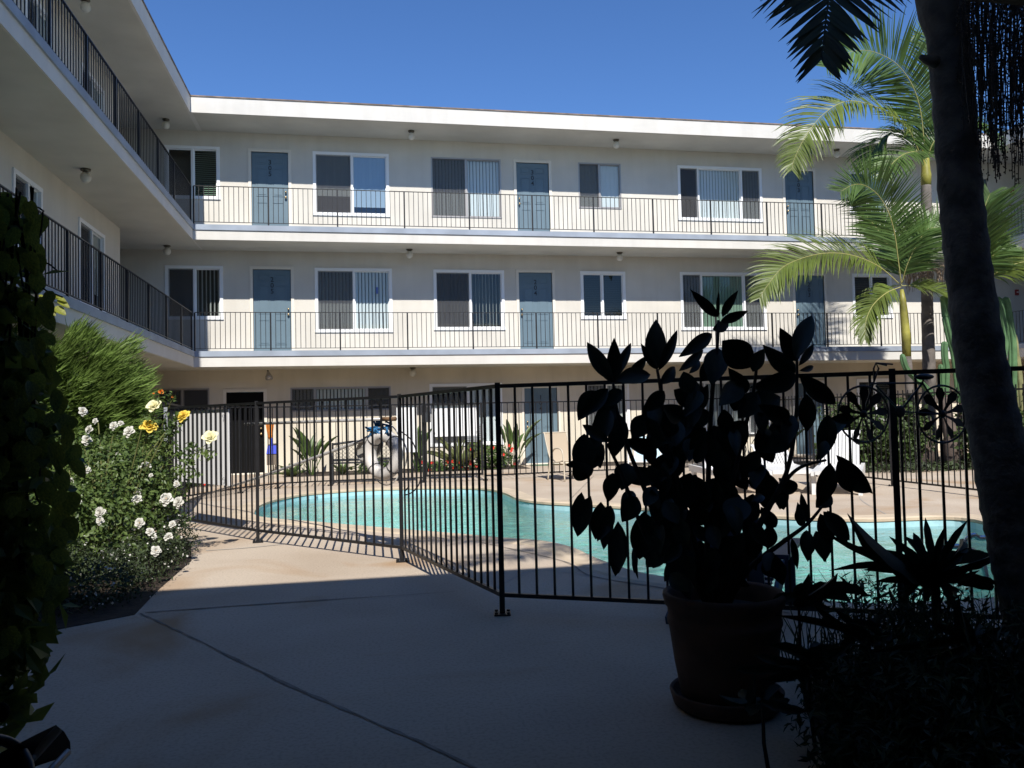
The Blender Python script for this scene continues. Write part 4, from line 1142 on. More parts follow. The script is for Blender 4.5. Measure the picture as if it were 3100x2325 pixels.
TR = [ # leaves as seen: base, tip, width (in crop pixels), B3 crop
 (1305,440,1080,215,85),(1312,460,1316,215,28),(1345,440,1468,225,70),(1330,480,1552,400,80),(1262,545,1418,500,90),(1255,580,985,775,115),(1345,640,1600,860,240),(1310,700,1255,1010,190),
 (430,975,205,650,130),(440,990,440,618,120),(450,960,582,655,80),(440,990,285,828,65),(455,975,748,920,150),(550,970,716,765,85),(800,880,780,458,170),(812,890,978,543,85),(800,880,665,672,70),
 (815,1000,985,850,105),(980,895,1190,715,80),(1065,915,1185,790,60),(1960,800,2096,383,155),(1972,810,1828,533,135),(1985,850,2112,668,65),(1965,905,1698,715,150),(1990,890,2128,855,50),(1965,935,1650,1040,170),
 (1600,900,1695,708,120),(390,1040,155,1282,130),(500,1050,365,1180,120),(455,1160,255,1400,150),(400,1490,170,1338,95),(2050,1085,2060,1408,140),(190,1418,180,1790,190),(245,1440,330,1700,140),
 (245,1940,118,2290,135),(412,2020,300,2318,140),(420,2050,342,2395,110),(470,2165,460,2625,135),(690,2070,712,2480,205),(605,2365,632,2628,42),(1480,1945,1570,2215,185),(1575,2215,1590,2495,170),
 (1780,2430,1852,2700,115),(1925,2290,1980,2548,58),(2010,2195,1985,2020,80),(1850,1880,1828,2065,75),(1690,1850,1562,1825,75),(1685,1935,1598,2000,75),(2050,2225,2062,2470,110),(2130,2230,2205,2490,90),
 (480,1760,400,1920,110),(760,1560,560,1480,130),(930,1480,700,1390,140),(1000,1300,850,1180,150),(860,1060,700,1230,130),(940,1050,1150,1190,150),(1500,1000,1320,1180,170),(1640,1080,1480,1290,170),(1900,1300,1700,1210,150),(1880,1340,1720,1420,120),(1830,1480,1640,1560,120),(1560,1420,1400,1330,150),(1240,1240,1060,1320,160),
 (1430,1830,1300,1700,130),(740,1800,600,1700,110),(860,1900,700,2030,120),(1010,2000,900,2250,140),(1200,1900,1100,2150,150),(1350,2050,1290,2300,150),(600,1900,500,2060,110),(840,2180,800,2420,100)]
B7L = [(1990-1660,230,670,520,150),(640,905,955,1240,115),(650,960,785,1232,150),(600,1240,470,1345,130),(505,1395,595,1659,135),(565,1370,735,1650,115),(345,1490,330,1330,85),(400,1480,345,1220,60),(720,590,560,770,120),(790,600,600,600,90),(760,770,862,815,45),(560,790,500,930,90),(250,740,130,560,120),(160,1230,200,1370,85),(300,1210,160,1100,120)]
def add_leaf(parent, base, tip, wd, meshes, name='leaf', tilt=0.5):
    toc = (CAM-base).normalized()
    nrm = (toc+Vector((random.uniform(-tilt,tilt),random.uniform(-tilt,tilt),random.uniform(-tilt,tilt)))).normalized()
    return link(name, random.choice(meshes), parent, leaf_mtx(base, tip, wd, nrm))
def px_leaf(cr, x0, y0, x1, y1, wd):
    d0 = DY+random.uniform(-0.22, 0.22); d1 = d0+random.uniform(-0.10, 0.06)
    p = atY(*cr(x0, y0), d0); q = atY(*cr(x1, y1), d1)
    sc_ = wd*800/2212/FPX*(d0/ray(*cr(x0,y0)).y)*1.06
    add_leaf(rp, p, q, sc_, RUB, tilt=0.25)
    return p
for a in TR: px_leaf(b3, *a)
for a in B7L: px_leaf(b7, *a)
random.seed(21)
for k in range(128):   # inner leaves seen only as a dense mass
    x = random.gauss(1180, 330); y = random.uniform(950, 2600)
    if abs(x-1200) > 520: continue
    an = random.uniform(-0.6, 0.6)+PI/2*random.choice((-1,1,1,1)); L = random.uniform(230, 330)
    px_leaf(b3, x, y, x+L*math.cos(an)*0.9, y+L*math.sin(an)*0.8, random.uniform(95, 140))
for k in range(42):   # low inner leaves just above the pot
    x = random.gauss(1150, 260); y = random.uniform(1750, 2620); an = PI/2+random.uniform(-0.9, 0.9); L = random.uniform(220, 320)
    px_leaf(b3, x, y, x+L*math.cos(an), y+L*math.sin(an)*0.7, random.uniform(95, 150))
gG = crop(1695,817,1030,704.0)
GL = [(75,250,40,305,40),(105,290,65,370,38),(125,300,110,390,40),(90,390,15,405,30),(140,400,130,450,45),(45,460,35,550,30),(85,480,75,560,35),(110,420,100,480,32),(120,520,115,635,38),(175,500,165,600,52),(155,570,155,635,12),
 (215,380,195,460,45),(200,420,150,440,36),(240,360,230,440,45),(280,330,340,400,50),(270,420,250,500,50),(330,340,360,420,55),(300,450,320,540,50),(370,470,360,530,55),(395,540,395,600,48),(250,560,245,640,55),(290,560,300,640,55),(350,560,345,650,55),
 (440,380,470,330,45),(430,420,430,500,50),(460,430,465,495,22),(445,590,460,655,30),(480,555,490,615,14),(510,540,515,600,30),(545,540,550,600,30),(495,490,498,530,22),(545,500,600,560,36),(580,430,650,460,30),(560,400,540,490,40),(555,300,545,390,40),(480,300,470,360,34),(180,300,150,350,40),(200,330,240,290,36),(410,330,440,400,40),(400,290,460,260,44),(60,430,30,400,40),(160,470,130,520,40),(215,500,190,560,40)]
for a in GL:
    d0 = DY+random.uniform(-0.2, 0.2); p = atY(*gG(a[0], a[1]), d0); q = atY(*gG(a[2], a[3]), d0+random.uniform(-0.08, 0.05))
    add_leaf(rp, p, q, a[4]*1030/704/FPX*d0*1.12, RUB, tilt=0.25)
def stems(paths, cr, Y, parent, r0, r1, material='bark_dark'):
    for P in paths:
        pts = [atY(*cr(x, y), Y+random.uniform(-0.04,0.04)) for x, y in P[::-1]]
        if pts[0].z < 0.55: pts[0] = Vector((PX+(pts[0].x-PX)*0.5, PY, 0.42))
        sp_pts = spline(pts, 5); n_ = len(sp_pts)
        b = MB(); b.tube(sp_pts, [r0+(r1-r0)*k/(n_-1) for k in range(n_)], 7); b.build('stem', material, parent, True)
stems([[(1312,470),(1302,700),(1260,1100),(1230,1700),(1220,2500),(1230,2800)],[(430,980),(480,1300),(620,1700),(860,2250),(1080,2600),(1180,2800)],[(800,880),(830,1060),(860,1400),(980,2000),(1120,2500),(1200,2800)],
       [(1970,800),(1970,1000),(1960,1300),(1880,1750),(1620,2230),(1400,2600),(1300,2800)],[(2212,1640),(2000,1700),(1850,1850),(1680,2150),(1500,2500),(1350,2780)],[(1640,780),(1600,1100),(1480,1600),(1360,2200),(1280,2780)],
       [(2180,2030),(2050,2180),(1820,2350),(1560,2560),(1400,2760)],[(380,1500),(500,1750),(740,2350),(950,2480),(1100,2600),(1200,2780)],[(900,1500),(1000,1900),(1120,2350),(1210,2780)]], b3, DY, rp, 0.016, 0.006)

# ------------------------------------------------ near palm (dark, in the shade of the entrance wing)
npalm = thing('palm_tree', 'dark leaning palm trunk close at the right, hung with fruit strands', 'palm tree')
TRK = [(3190,2000,0.19),(3150,1850,0.165),(3100,1690,0.142),(3060,1530,0.128),(3012,1300,0.115),(2970,1100,0.108),(2933,825,0.098),(2909,600,0.094),(2887,300,0.091),(2868,100,0.093),(2858,40,0.112),(2850,-60,0.125),(2840,-250,0.12)]
NPY = 3.40
pts = [atY(x, y, NPY) for x, y, r in TRK]; rad = [r for *_, r in TRK]
pts.insert(0, Vector((pts[0].x+0.10, NPY, 0.0))); rad.insert(0, 0.24)
top = pts[-1]
pts += [top+Vector((-0.03,0,0.35)), top+Vector((-0.05,0,0.9))]; rad += [0.105, 0.06]
P2 = []; R2 = []
for i in range(len(pts)-1):   # ring scars
    N = 8 if pts[i+1].z < 3.1 else 3
    for k in range(N):
        t = k/N; z = pts[i].lerp(pts[i+1], t)
        P2.append(z); R2.append(rad[i]+(rad[i+1]-rad[i])*t+(0.006 if len(P2) % 3 == 0 and z.z < 3.05 else 0))
P2.append(pts[-1]); R2.append(rad[-1])
b = MB(); b.tube(P2, R2, 20); b.build('trunk', 'palm_bark_near', npalm, True)

def frond_mesh(path, leaf_len, wd, n=70, facing=None, droop=0.35, sweep=0.55, jitter=0.1, roll=0.0, skip=0.12, rach=0.012, fan=0.15):
    """rachis with two rows of leaflets; facing = normal of the blade (default: up side of the arch)"""
    P = spline(path, 8); N = len(P); b = MB()
    L = [0.0]
    for i in range(1, N): L.append(L[-1]+(P[i]-P[i-1]).length)
    tot = L[-1]
    rb = MB(); rb.tube(P, [rach*(1-0.75*i/(N-1)) for i in range(N)], 6)
    def at(s):
        for i in range(1, N):
            if L[i] >= s:
                t = (s-L[i-1])/max(1e-6, L[i]-L[i-1]); return P[i-1].lerp(P[i], t), (P[i]-P[i-1]).normalized()
        return P[-1], (P[-1]-P[-2]).normalized()
    for k in range(n):
        u = skip+(1-skip)*k/(n-1); p, t = at(u*tot)
        up = facing if facing is not None else Vector((0,0,1))
        sd0 = t.cross(up)
        if sd0.length < 1e-3: sd0 = t.cross(Vector((0,1,0)))
        sd0.normalize(); nr = sd0.cross(t)
        prof = (0.45+0.55*math.sin(PI*min(1,(u*0.80+0.12)))) * (1-0.45*max(0,u-0.75)/0.25)
        for s in (-1, 1):
            ll = leaf_len*prof*random.uniform(1-jitter,1+jitter)
            sw = sweep+0.5*u*0.6+random.uniform(-0.08,0.08)
            d = (sd0*s*math.cos(sw)+t*math.sin(sw)+nr*(fan+random.uniform(-0.12,0.12))).normalized()
            q = []; dd = d.copy(); cur = p.copy()
            for j in range(5):
                q.append(cur.copy()); cur = cur+dd*(ll/4); dd = (dd+Vector((0,0,-1))*droop*(0.25+0.25*j)).normalized()
            ws_ = [wd*0.5, wd, wd*0.95, wd*0.6, wd*0.05]
            sdv = d.cross(nr).normalized()
            sdv = (sdv+nr*random.uniform(-0.5,0.5)).normalized()
            b.ribbon(q, ws_, sdv)
    return b, rb
def frond(parent, path, leaf_len, wd, material, rmat='palm_rachis', **kw):
    if material != 'frond_shaded': kw['n'] = int(kw.get('n', 70)*1.3); wd *= 0.85; kw['jitter'] = 0.2; leaf_len *= 1.08
    b, rb = frond_mesh(path, leaf_len, wd, **kw)
    f = b.build('frond', material, parent); rb.build('rachis', rmat, f, True)
    return f
b5 = crop(2300,0,800); b6 = crop(2300,500,800)
tow = lambda p: (CAM-p).normalized()
random.seed(5)
# the frond hanging into the picture at the top
hp = [atY(*b5(x, y), 3.25+dy) for x, y, dy in ((640,-520,0.12),(610,-300,0.06),(585,-80,0.0),(550,200,-0.04),(520,480,-0.06))]
frond(npalm, [top+Vector((-0.04,0,0.85)), top+Vector((-0.45,-0.05,0.95))]+hp[0:], 0.50, 0.028, 'frond_shaded', 'frond_shaded', n=60, facing=tow(hp[2]), droop=0.06, sweep=0.62, skip=0.35, fan=0.05)
hd = top+Vector((-0.05,0,0.85))
for k in range(9):
    an = k*2*PI/9+0.3
    d = Vector((math.cos(an), math.sin(an), 0))
    rl = 1.9; lift = 0.75 if d.x < -0.2 or d.y > 0.3 else 0.0
    frond(npalm, [hd, hd+d*0.4*rl/2+Vector((0,0,0.55)), hd+d*rl*0.75+Vector((0,0,0.75)), hd+d*rl*1.15+Vector((0,0,0.35+lift*0.8)), hd+d*rl*1.35+Vector((0,0,-0.25+lift*1.5))], 0.48, 0.03, 'frond', n=60, droop=0.3)
# fruit strands
random.seed(11)
fb = MB(); fs = MB()
base_in = atY(2930, -260, 3.25)
for k in range(135):
    x0 = random.uniform(2905, 3110); xb = x0+random.uniform(-20, 35); yb = random.triangular(220, 580, 400) if x0 > 2950 else random.uniform(100, 420)
    Y = random.uniform(3.05, 3.32)
    p0 = base_in+Vector((random.uniform(-0.03,0.03), random.uniform(-0.05,0.05), random.uniform(-0.05,0.05)))
    p1 = atY(x0, random.uniform(-60, 30), Y); p2 = atY(xb, yb, Y); p1b = p1.lerp(p0, 0.5)+Vector((0,0,0.05))
    path = spline([p0, p1b, p1, p1.lerp(p2, 0.5)+Vector((random.uniform(-0.012,0.012),0,0)), p2], 7)
    path = [q+Vector((random.uniform(-0.004,0.004),random.uniform(-0.004,0.004),0)) for q in path]
    fs.tube(path, 0.0022, 4)
    for i in range(10, len(path)):
        for m_ in range(3):
            q = path[i-1].lerp(path[i], random.random())+Vector((random.uniform(-0.009,0.009),random.uniform(-0.009,0.009),0)); r = random.uniform(0.0032,0.0055)
            o = len(fb.v); fb.v += [(q.x+r,q.y,q.z),(q.x,q.y+r,q.z),(q.x-r,q.y,q.z),(q.x,q.y-r,q.z),(q.x,q.y,q.z+r),(q.x,q.y,q.z-r)]
            fb.f += [(o,o+1,o+4),(o+1,o+2,o+4),(o+2,o+3,o+4),(o+3,o,o+4),(o+1,o,o+5),(o+2,o+1,o+5),(o+3,o+2,o+5),(o,o+3,o+5)]
so_ = fs.build('fruit_strands', 'fruit', npalm); stuff(so_); stuff(fb.build('fruit', 'fruit', so_))
b = MB(); b.tube([Vector((base_in.x-0.02,3.38,base_in.z-0.1)), base_in, base_in+Vector((0.05,-0.03,0.0))], [0.03,0.025,0.015], 8); b.build('fruit_stalk', 'fruit', npalm, True)
# leaf scar stub on the trunk's left
p = atY(*b5(1400,500), 3.36); b = MB(); b.tube([p+Vector((0.05,0,-0.01)), p+Vector((0,0,0.0)), p+Vector((-0.035,0,0.012))], [0.03,0.022,0.012], 8); b.build('stub', 'palm_bark_near', npalm, True)

# ------------------------------------------------ the two sunlit palms beyond the fence
def ringed_trunk(parent, pts, rad, material):
    P2 = []; R2 = []
    for i in range(len(pts)-1):
        for k in range(10):
            t = k/10; P2.append(Vector(pts[i]).lerp(Vector(pts[i+1]), t)); R2.append(rad[i]+(rad[i+1]-rad[i])*t+(0.004 if len(P2) % 3 == 0 else 0))
    P2.append(Vector(pts[-1])); R2.append(rad[-1])
    b = MB(); b.tube(P2, R2, 16); return b.build('trunk', material, parent, True)
random.seed(33)
YA = 15.6
pa = thing('palm_tree', 'slim young palm with yellow-green stem and arching fronds beyond the right fence', 'palm tree', 'palms in the right planting bed')
c4 = crop(2700,800,400); c5c = crop(2500,1080,600)
def A_(cr, x, y, dy=0.0): return atY(*cr(x, y), YA+dy)
bA = A_(c5c, 1040, 1120); bA.z = 0.0
ringed_trunk(pa, [bA, A_(c5c,985,900), A_(c5c,935,420), A_(c4,270,1659), A_(c4,250,1540)], [0.10,0.085,0.082,0.08,0.085], 'palm_bark')
b = MB(); b.tube([A_(c4,250,1545), A_(c4,235,1200), A_(c4,205,850), A_(c4,180,600), A_(c4,165,420)], [0.088,0.092,0.082,0.068,0.035], 14); b.build('crownshaft', 'palm_stem_green', pa, True)
def fpath(cr, pl, Y, bow=0.3):
    n_ = len(pl); return [atY(*cr(x, y), Y-bow*math.sin(PI*0.5*i/(n_-1))) for i, (x, y) in enumerate(pl)]
cf = lambda Y: (CAM-atY(2700,700,Y)).normalized()
frond(pa, fpath(b6, [(1185,990),(1160,800),(1130,580),(1080,400),(990,250),(880,170),(780,165),(680,220)], YA, 0.5), 0.85, 0.038, 'frond', n=78, facing=(cf(YA)+Vector((0,0,0.25))).normalized(), droop=0.10, sweep=0.45, skip=0.16)
frond(pa, fpath(b6, [(1165,990),(1000,850),(800,762),(600,735),(400,765),(200,850),(70,1000),(0,1110)], YA, 0.6), 0.85, 0.040, 'frond_yellow', n=80, facing=Vector((0,-0.75,0.65)), droop=0.30, sweep=0.6, skip=0.14)
frond(pa, fpath(b6, [(1185,1010),(1290,1010),(1420,1025),(1540,1070),(1620,1150)], YA, 0.4), 0.70, 0.040, 'frond_yellow', n=56, facing=Vector((0,-0.5,0.86)), droop=0.35, sweep=0.6)
frond(pa, fpath(b6, [(1180,1020),(1060,1070),(950,1170),(890,1300),(880,1450)], YA, 0.5), 0.55, 0.036, 'frond_yellow', n=56, facing=Vector((-0.3,-0.8,0.5)), droop=0.40, sweep=0.75)
frond(pa, fpath(b6, [(1195,980),(1270,800),(1380,620),(1520,500),(1700,470)], YA, -0.4), 0.80, 0.038, 'frond', n=70, facing=(cf(YA)+Vector((0.2,0,0.4))).normalized(), droop=0.15, sweep=0.5)
frond(pa, fpath(b6, [(1190,985),(1240,820),(1330,640),(1400,540),(1490,520)], YA, 0.5), 0.75, 0.038, 'frond', n=64, facing=(cf(YA)+Vector((-0.5,0,0.5))).normalized(), droop=0.2, sweep=0.5)
frond(pa, fpath(b6, [(1190,990),(1120,760),(1000,560),(900,430)], YA, -0.5), 0.70, 0.034, 'frond', n=56, facing=(cf(YA)+Vector((0,0,0.5))).normalized(), droop=0.2, sweep=0.6)
frond(pa, fpath(b6, [(1190,1000),(1110,1020),(1020,1080),(900,1230)], YA, -0.4), 0.5, 0.034, 'frond', n=40, facing=Vector((0,-0.4,0.9)), droop=0.4, sweep=0.7)
b = MB(); b.tube([A_(b6,1120,560), A_(b6,1110,380), A_(b6,1100,150), A_(b6,1085,-20)], [0.02,0.016,0.012,0.004], 6); b.build('spear_leaf', 'frond_yellow', pa, True)
YB = 16.2
pb_ = thing('palm_tree', 'tall grey-trunked palm whose crown rises above the roof line', 'palm tree', 'palms in the right planting bed')
def B_(cr, x, y, dy=0.0): return atY(*cr(x, y), YB+dy)
bB = B_(c5c, 1150, 1180); bB.z = 0
ringed_trunk(pb_, [bB, B_(c5c,1150,700), B_(c4,620,1659), B_(c4,600,1000), B_(c4,590,600), B_(c4,585,200), B_(b6,1395,420), B_(b6,1392,160)], [0.20,0.15,0.135,0.125,0.12,0.12,0.115,0.105], 'palm_bark')
b = MB(); b.tube([B_(b6,1392,170), B_(b6,1392,80), B_(b5,1390,1430), B_(b5,1385,1330), B_(b5,1375,1250)], [0.108,0.11,0.095,0.085,0.05], 14); b.build('crownshaft', 'palm_stem_green', pb_, True)
frond(pb_, fpath(b5, [(1390,1400),(1372,1150),(1340,900),(1270,700),(1150,540),(1000,450),(860,420),(720,450),(560,560)], YB, 0.7), 1.0, 0.042, 'frond', n=92, facing=(cf(YB)+Vector((0,0,0.2))).normalized(), droop=0.10, sweep=0.42, skip=0.2)
frond(pb_, fpath(b5, [(1375,1380),(1250,1090),(1080,950),(900,870),(720,850),(540,950),(390,1130),(290,1330),(270,1420)], YB, 0.8), 0.95, 0.045, 'frond_yellow', n=92, facing=Vector((0,-0.7,0.7)), droop=0.42, sweep=0.5, skip=0.14)
frond(pb_, fpath(b5, [(1375,1390),(1300,1240),(1200,1120),(1080,1130),(950,1250),(900,1400)], YB, -0.5), 0.85, 0.042, 'frond', n=70, facing=Vector((0,-0.4,0.9)), droop=0.45, sweep=0.5)
frond(pb_, fpath(b5, [(1385,1400),(1400,1150),(1420,850),(1440,560),(1400,300),(1310,280)], YB, -0.6), 0.9, 0.040, 'frond', n=70, facing=(cf(YB)+Vector((0.3,0,0.3))).normalized(), droop=0.12, sweep=0.45)
frond(pb_, fpath(b5, [(1390,1400),(1450,1200),(1600,1050),(1800,1050),(1980,1200)], YB, 0.5), 0.9, 0.042, 'frond', n=70, facing=Vector((0,-0.6,0.8)), droop=0.4, sweep=0.5)
frond(pb_, fpath(b5, [(1385,1400),(1330,1280),(1210,1290),(1100,1380),(1040,1480)], YB, 0.6), 0.7, 0.040, 'frond', n=50, facing=Vector((0,-0.5,0.85)), droop=0.45, sweep=0.5)
# flower bunch on the tall palm's trunk
random.seed(3); b = MB()
c_ = B_(c4, 600, 60)
for k in range(120):
    an = random.uniform(0, 2*PI); r = random.uniform(0.12, 0.42); p0 = c_+Vector((math.cos(an)*0.12, math.sin(an)*0.12, random.uniform(-0.05,0.15)))
    p1 = p0+Vector((math.cos(an)*r, math.sin(an)*r, -random.uniform(0.05,0.15))); p2 = p1+Vector((random.uniform(-0.05,0.05), random.uniform(-0.05,0.05), -random.uniform(0.15,0.45)))
    b.ribbon([p0,p1,p1.lerp(p2,0.5),p2], [0.012,0.010,0.012,0.006], Vector((0.9,-0.3,0.1)))
stuff(b.build('flower_bunch', 'flower_dry', pb_))
# third palm, mostly hidden by the dark trunk
YC = 15.0
pc = thing('palm_tree', 'palm behind the dark trunk whose fronds show at the right edge', 'palm tree', 'palms in the right planting bed')
hc = atY(*c4(1500,380), YC)
ringed_trunk(pc, [Vector((hc.x+0.1,YC,0)), Vector((hc.x+0.05,YC,1.6)), hc-Vector((0,0,0.4))], [0.13,0.10,0.085], 'palm_bark')
b = MB(); b.tube([hc-Vector((0,0,0.45)), hc, hc+Vector((0,0,0.4))], [0.09,0.085,0.04], 12); b.build('crownshaft', 'palm_stem_green', pc, True)
frond(pc, fpath(c4, [(1500,300),(1690,180),(1900,60),(2212,-40),(2500,-10),(2800,140)], YC, 0.4), 0.75, 0.05, 'frond_yellow', n=64, facing=Vector((0,-0.6,0.8)), droop=0.45, sweep=0.35)
c3 = crop(2700,500,400)
frond(pc, fpath(c3, [(1450,1800),(1500,1400),(1530,1000),(1560,700),(1640,480)], YC, 0.3), 0.85, 0.034, 'frond', n=70, facing=(cf(YC)+Vector((0,0,0.2))).normalized(), droop=0.06, sweep=0.55)
frond(pc, fpath(c3, [(1460,1800),(1400,1500),(1380,1200),(1300,900)], YC, 0.3), 0.8, 0.036, 'frond', n=56, facing=(cf(YC)+Vector((-0.3,0,0.4))).normalized(), droop=0.1, sweep=0.6)
frond(pc, fpath(c3, [(1480,1850),(1600,1650),(1750,1450),(1950,1330)], YC, 0.4), 0.6, 0.036, 'frond', n=50, facing=(cf(YC)+Vector((0.3,0,0.5))).normalized(), droop=0.15, sweep=0.5)

# ------------------------------------------------ columnar cacti
def cactus_arm(parent, pts, rad, material='cactus', ribs=6, name='arm'):
    P = spline(pts, 6); N = len(P); b = MB(); k_ = ribs*4
    base = 0; prev = None
    for i, p in enumerate(P):
        t = (P[min(i+1,N-1)]-P[max(i-1,0)]).normalized()
        a = Vector((1,0,0)) if prev is None else prev; a = (a-t*a.dot(t)).normalized(); prev = a; c_ = t.cross(a)
        u = i/(N-1); r = rad*(1 if u < 0.86 else math.sqrt(max(0.0, 1-((u-0.86)/0.14)**2))*0.97+0.03)
        for j in range(k_):
            an = 2*PI*j/k_; rr = r*(0.80+0.22*(0.5+0.5*math.cos(ribs*an))**0.8); b.v.append(tuple(p+(a*math.cos(an)+c_*math.sin(an))*rr))
    for i in range(N-1):
        for j in range(k_):
            j2 = (j+1) % k_; o = i*k_; b.f.append((o+j,o+j2,o+k_+j2,o+k_+j))
    b.f.append(tuple((N-1)*k_+j for j in range(k_)))
    return b.build(name, material, parent)
YK = 15.2
def K_(cr, x, y): return atY(*cr(x, y), YK)
k1 = thing('cactus', 'branching columnar cactus left of the dark palm trunk', 'cactus', 'columnar cacti')
cactus_arm(k1, [K_(c4,905,880), K_(c4,890,720), K_(c4,872,515)], 0.085)
cactus_arm(k1, [K_(c5c,1500,500), K_(c4,1060,1560), K_(c4,980,1250), K_(c4,925,1000), K_(c4,900,860)], 0.085)
cactus_arm(k1, [K_(c5c,1335,420), K_(c5c,1345,150), K_(c4,885,1560), K_(c4,880,1400), K_(c4,885,1290)], 0.072)
cactus_arm(k1, [K_(c5c,1300,480), K_(c5c,1300,330), K_(c5c,1290,200), K_(c5c,1278,80)], 0.055)
cactus_arm(k1, [K_(c5c,1200,430), K_(c5c,1100,330), K_(c5c,1000,240), K_(c5c,920,160), K_(c5c,880,90), K_(c4,165,1495)], 0.068)
g = K_(c5c,1330,900); b = MB(); b.tube([Vector((g.x+0.12,YK,0.0)), K_(c5c,1400,900), K_(c5c,1350,650), K_(c5c,1320,450)], [0.24,0.15,0.12,0.09], 12); b.build('woody_base', 'cactus_wood', k1, True)
b = MB(); b.tube([Vector((g.x+0.15,YK,0.0)), K_(c5c,1480,850), K_(c5c,1540,600), K_(c5c,1530,470)], [0.2,0.12,0.10,0.08], 12); b.build('woody_base', 'cactus_wood', k1, True)
k2 = thing('cactus', 'columnar cactus with three arms right of the dark palm trunk', 'cactus', 'columnar cacti')
cactus_arm(k2, [K_(c5c,1960,700), K_(c5c,1960,150), K_(c4,1890,1350), K_(c4,1850,950), K_(c4,1790,535)], 0.075)
cactus_arm(k2, [K_(c5c,2080,500), K_(c4,2020,1500), K_(c4,1985,1100), K_(c4,1935,800), K_(c4,1895,540)], 0.09)
cactus_arm(k2, [K_(c5c,2200,900), K_(c5c,2170,500), K_(c5c,2135,100), K_(c4,2060,1500), K_(c4,2030,1145)], 0.085, 'cactus_old')
g2 = K_(c5c,2080,1000); b = MB(); b.tube([Vector((g2.x,YK,0.0)), Vector((g2.x,YK,0.7)), K_(c5c,2060,500)], [0.22,0.14,0.09], 12); b.build('woody_base', 'cactus_wood', k2, True)
# cut stump
st_ = thing('tree_stump', 'brown woody stump behind the side fence below the cactus', 'stump')
g3 = atZ(*c5c(1060,1240)); b = MB(); b.tube([g3, g3+Vector((0,0,0.5)), g3+Vector((-0.02,0,1.05))], [0.30,0.26,0.27], 14); b.build('trunk', 'cactus_wood', st_, True)

# ------------------------------------------------ leafy masses
def leaf_cloud(blobs, count, size, shape='oval', up=0.25, seed=1, shell=0.55, aspect=0.5):
    """many small folded leaves spread through the outer part of ellipsoids: (centre, radii)"""
    rnd = np.random.RandomState(seed); b = MB()
    vol = np.array([r[0]*r[1]*r[2] for c, r in blobs])**0.67; vol = vol/vol.sum()
    for c, r, n_ in [(bl[0], bl[1], int(count*v)) for bl, v in zip(blobs, vol)]:
        for _ in range(n_):
            d = rnd.normal(size=3); d /= np.linalg.norm(d); rr = shell+(1-shell)*rnd.rand()**0.6
            rr *= 1+0.16*math.sin(3.1*d[0]+5*d[2])+0.10*rnd.randn()
            p = np.array([c[0]+d[0]*r[0]*rr, c[1]+d[1]*r[1]*rr, c[2]+d[2]*r[2]*rr])
            if p[2] < 0.02: continue
            nrm = d+rnd.normal(size=3)*0.7+np.array([0,0,up*2]); nrm /= np.linalg.norm(nrm)
            a = np.cross(nrm, rnd.normal(size=3)); a /= np.linalg.norm(a); e = np.cross(nrm, a)
            s = size*rnd.uniform(0.6, 1.3); w_ = s*aspect
            o = len(b.v)
            b.v += [tuple(p), tuple(p+a*s*0.45+e*w_/2+nrm*s*0.08), tuple(p+a*s), tuple(p+a*s*0.45-e*w_/2+nrm*s*0.08)]
            b.f += [(o,o+1,o+2),(o,o+2,o+3)]
    return b
def shoots(parent, base, tips, r, material, name='stem'):
    for t in tips:
        m_ = base.lerp(t, 0.55)+Vector((random.uniform(-0.06,0.06), random.uniform(-0.06,0.06), 0.08))
        b = MB(); b.tube(spline([base+Vector((random.uniform(-0.05,0.05),random.uniform(-0.05,0.05),0)), m_, t], 4), [r*(1-0.06*k) for k in range(9)], 5); b.build(name, material, parent)

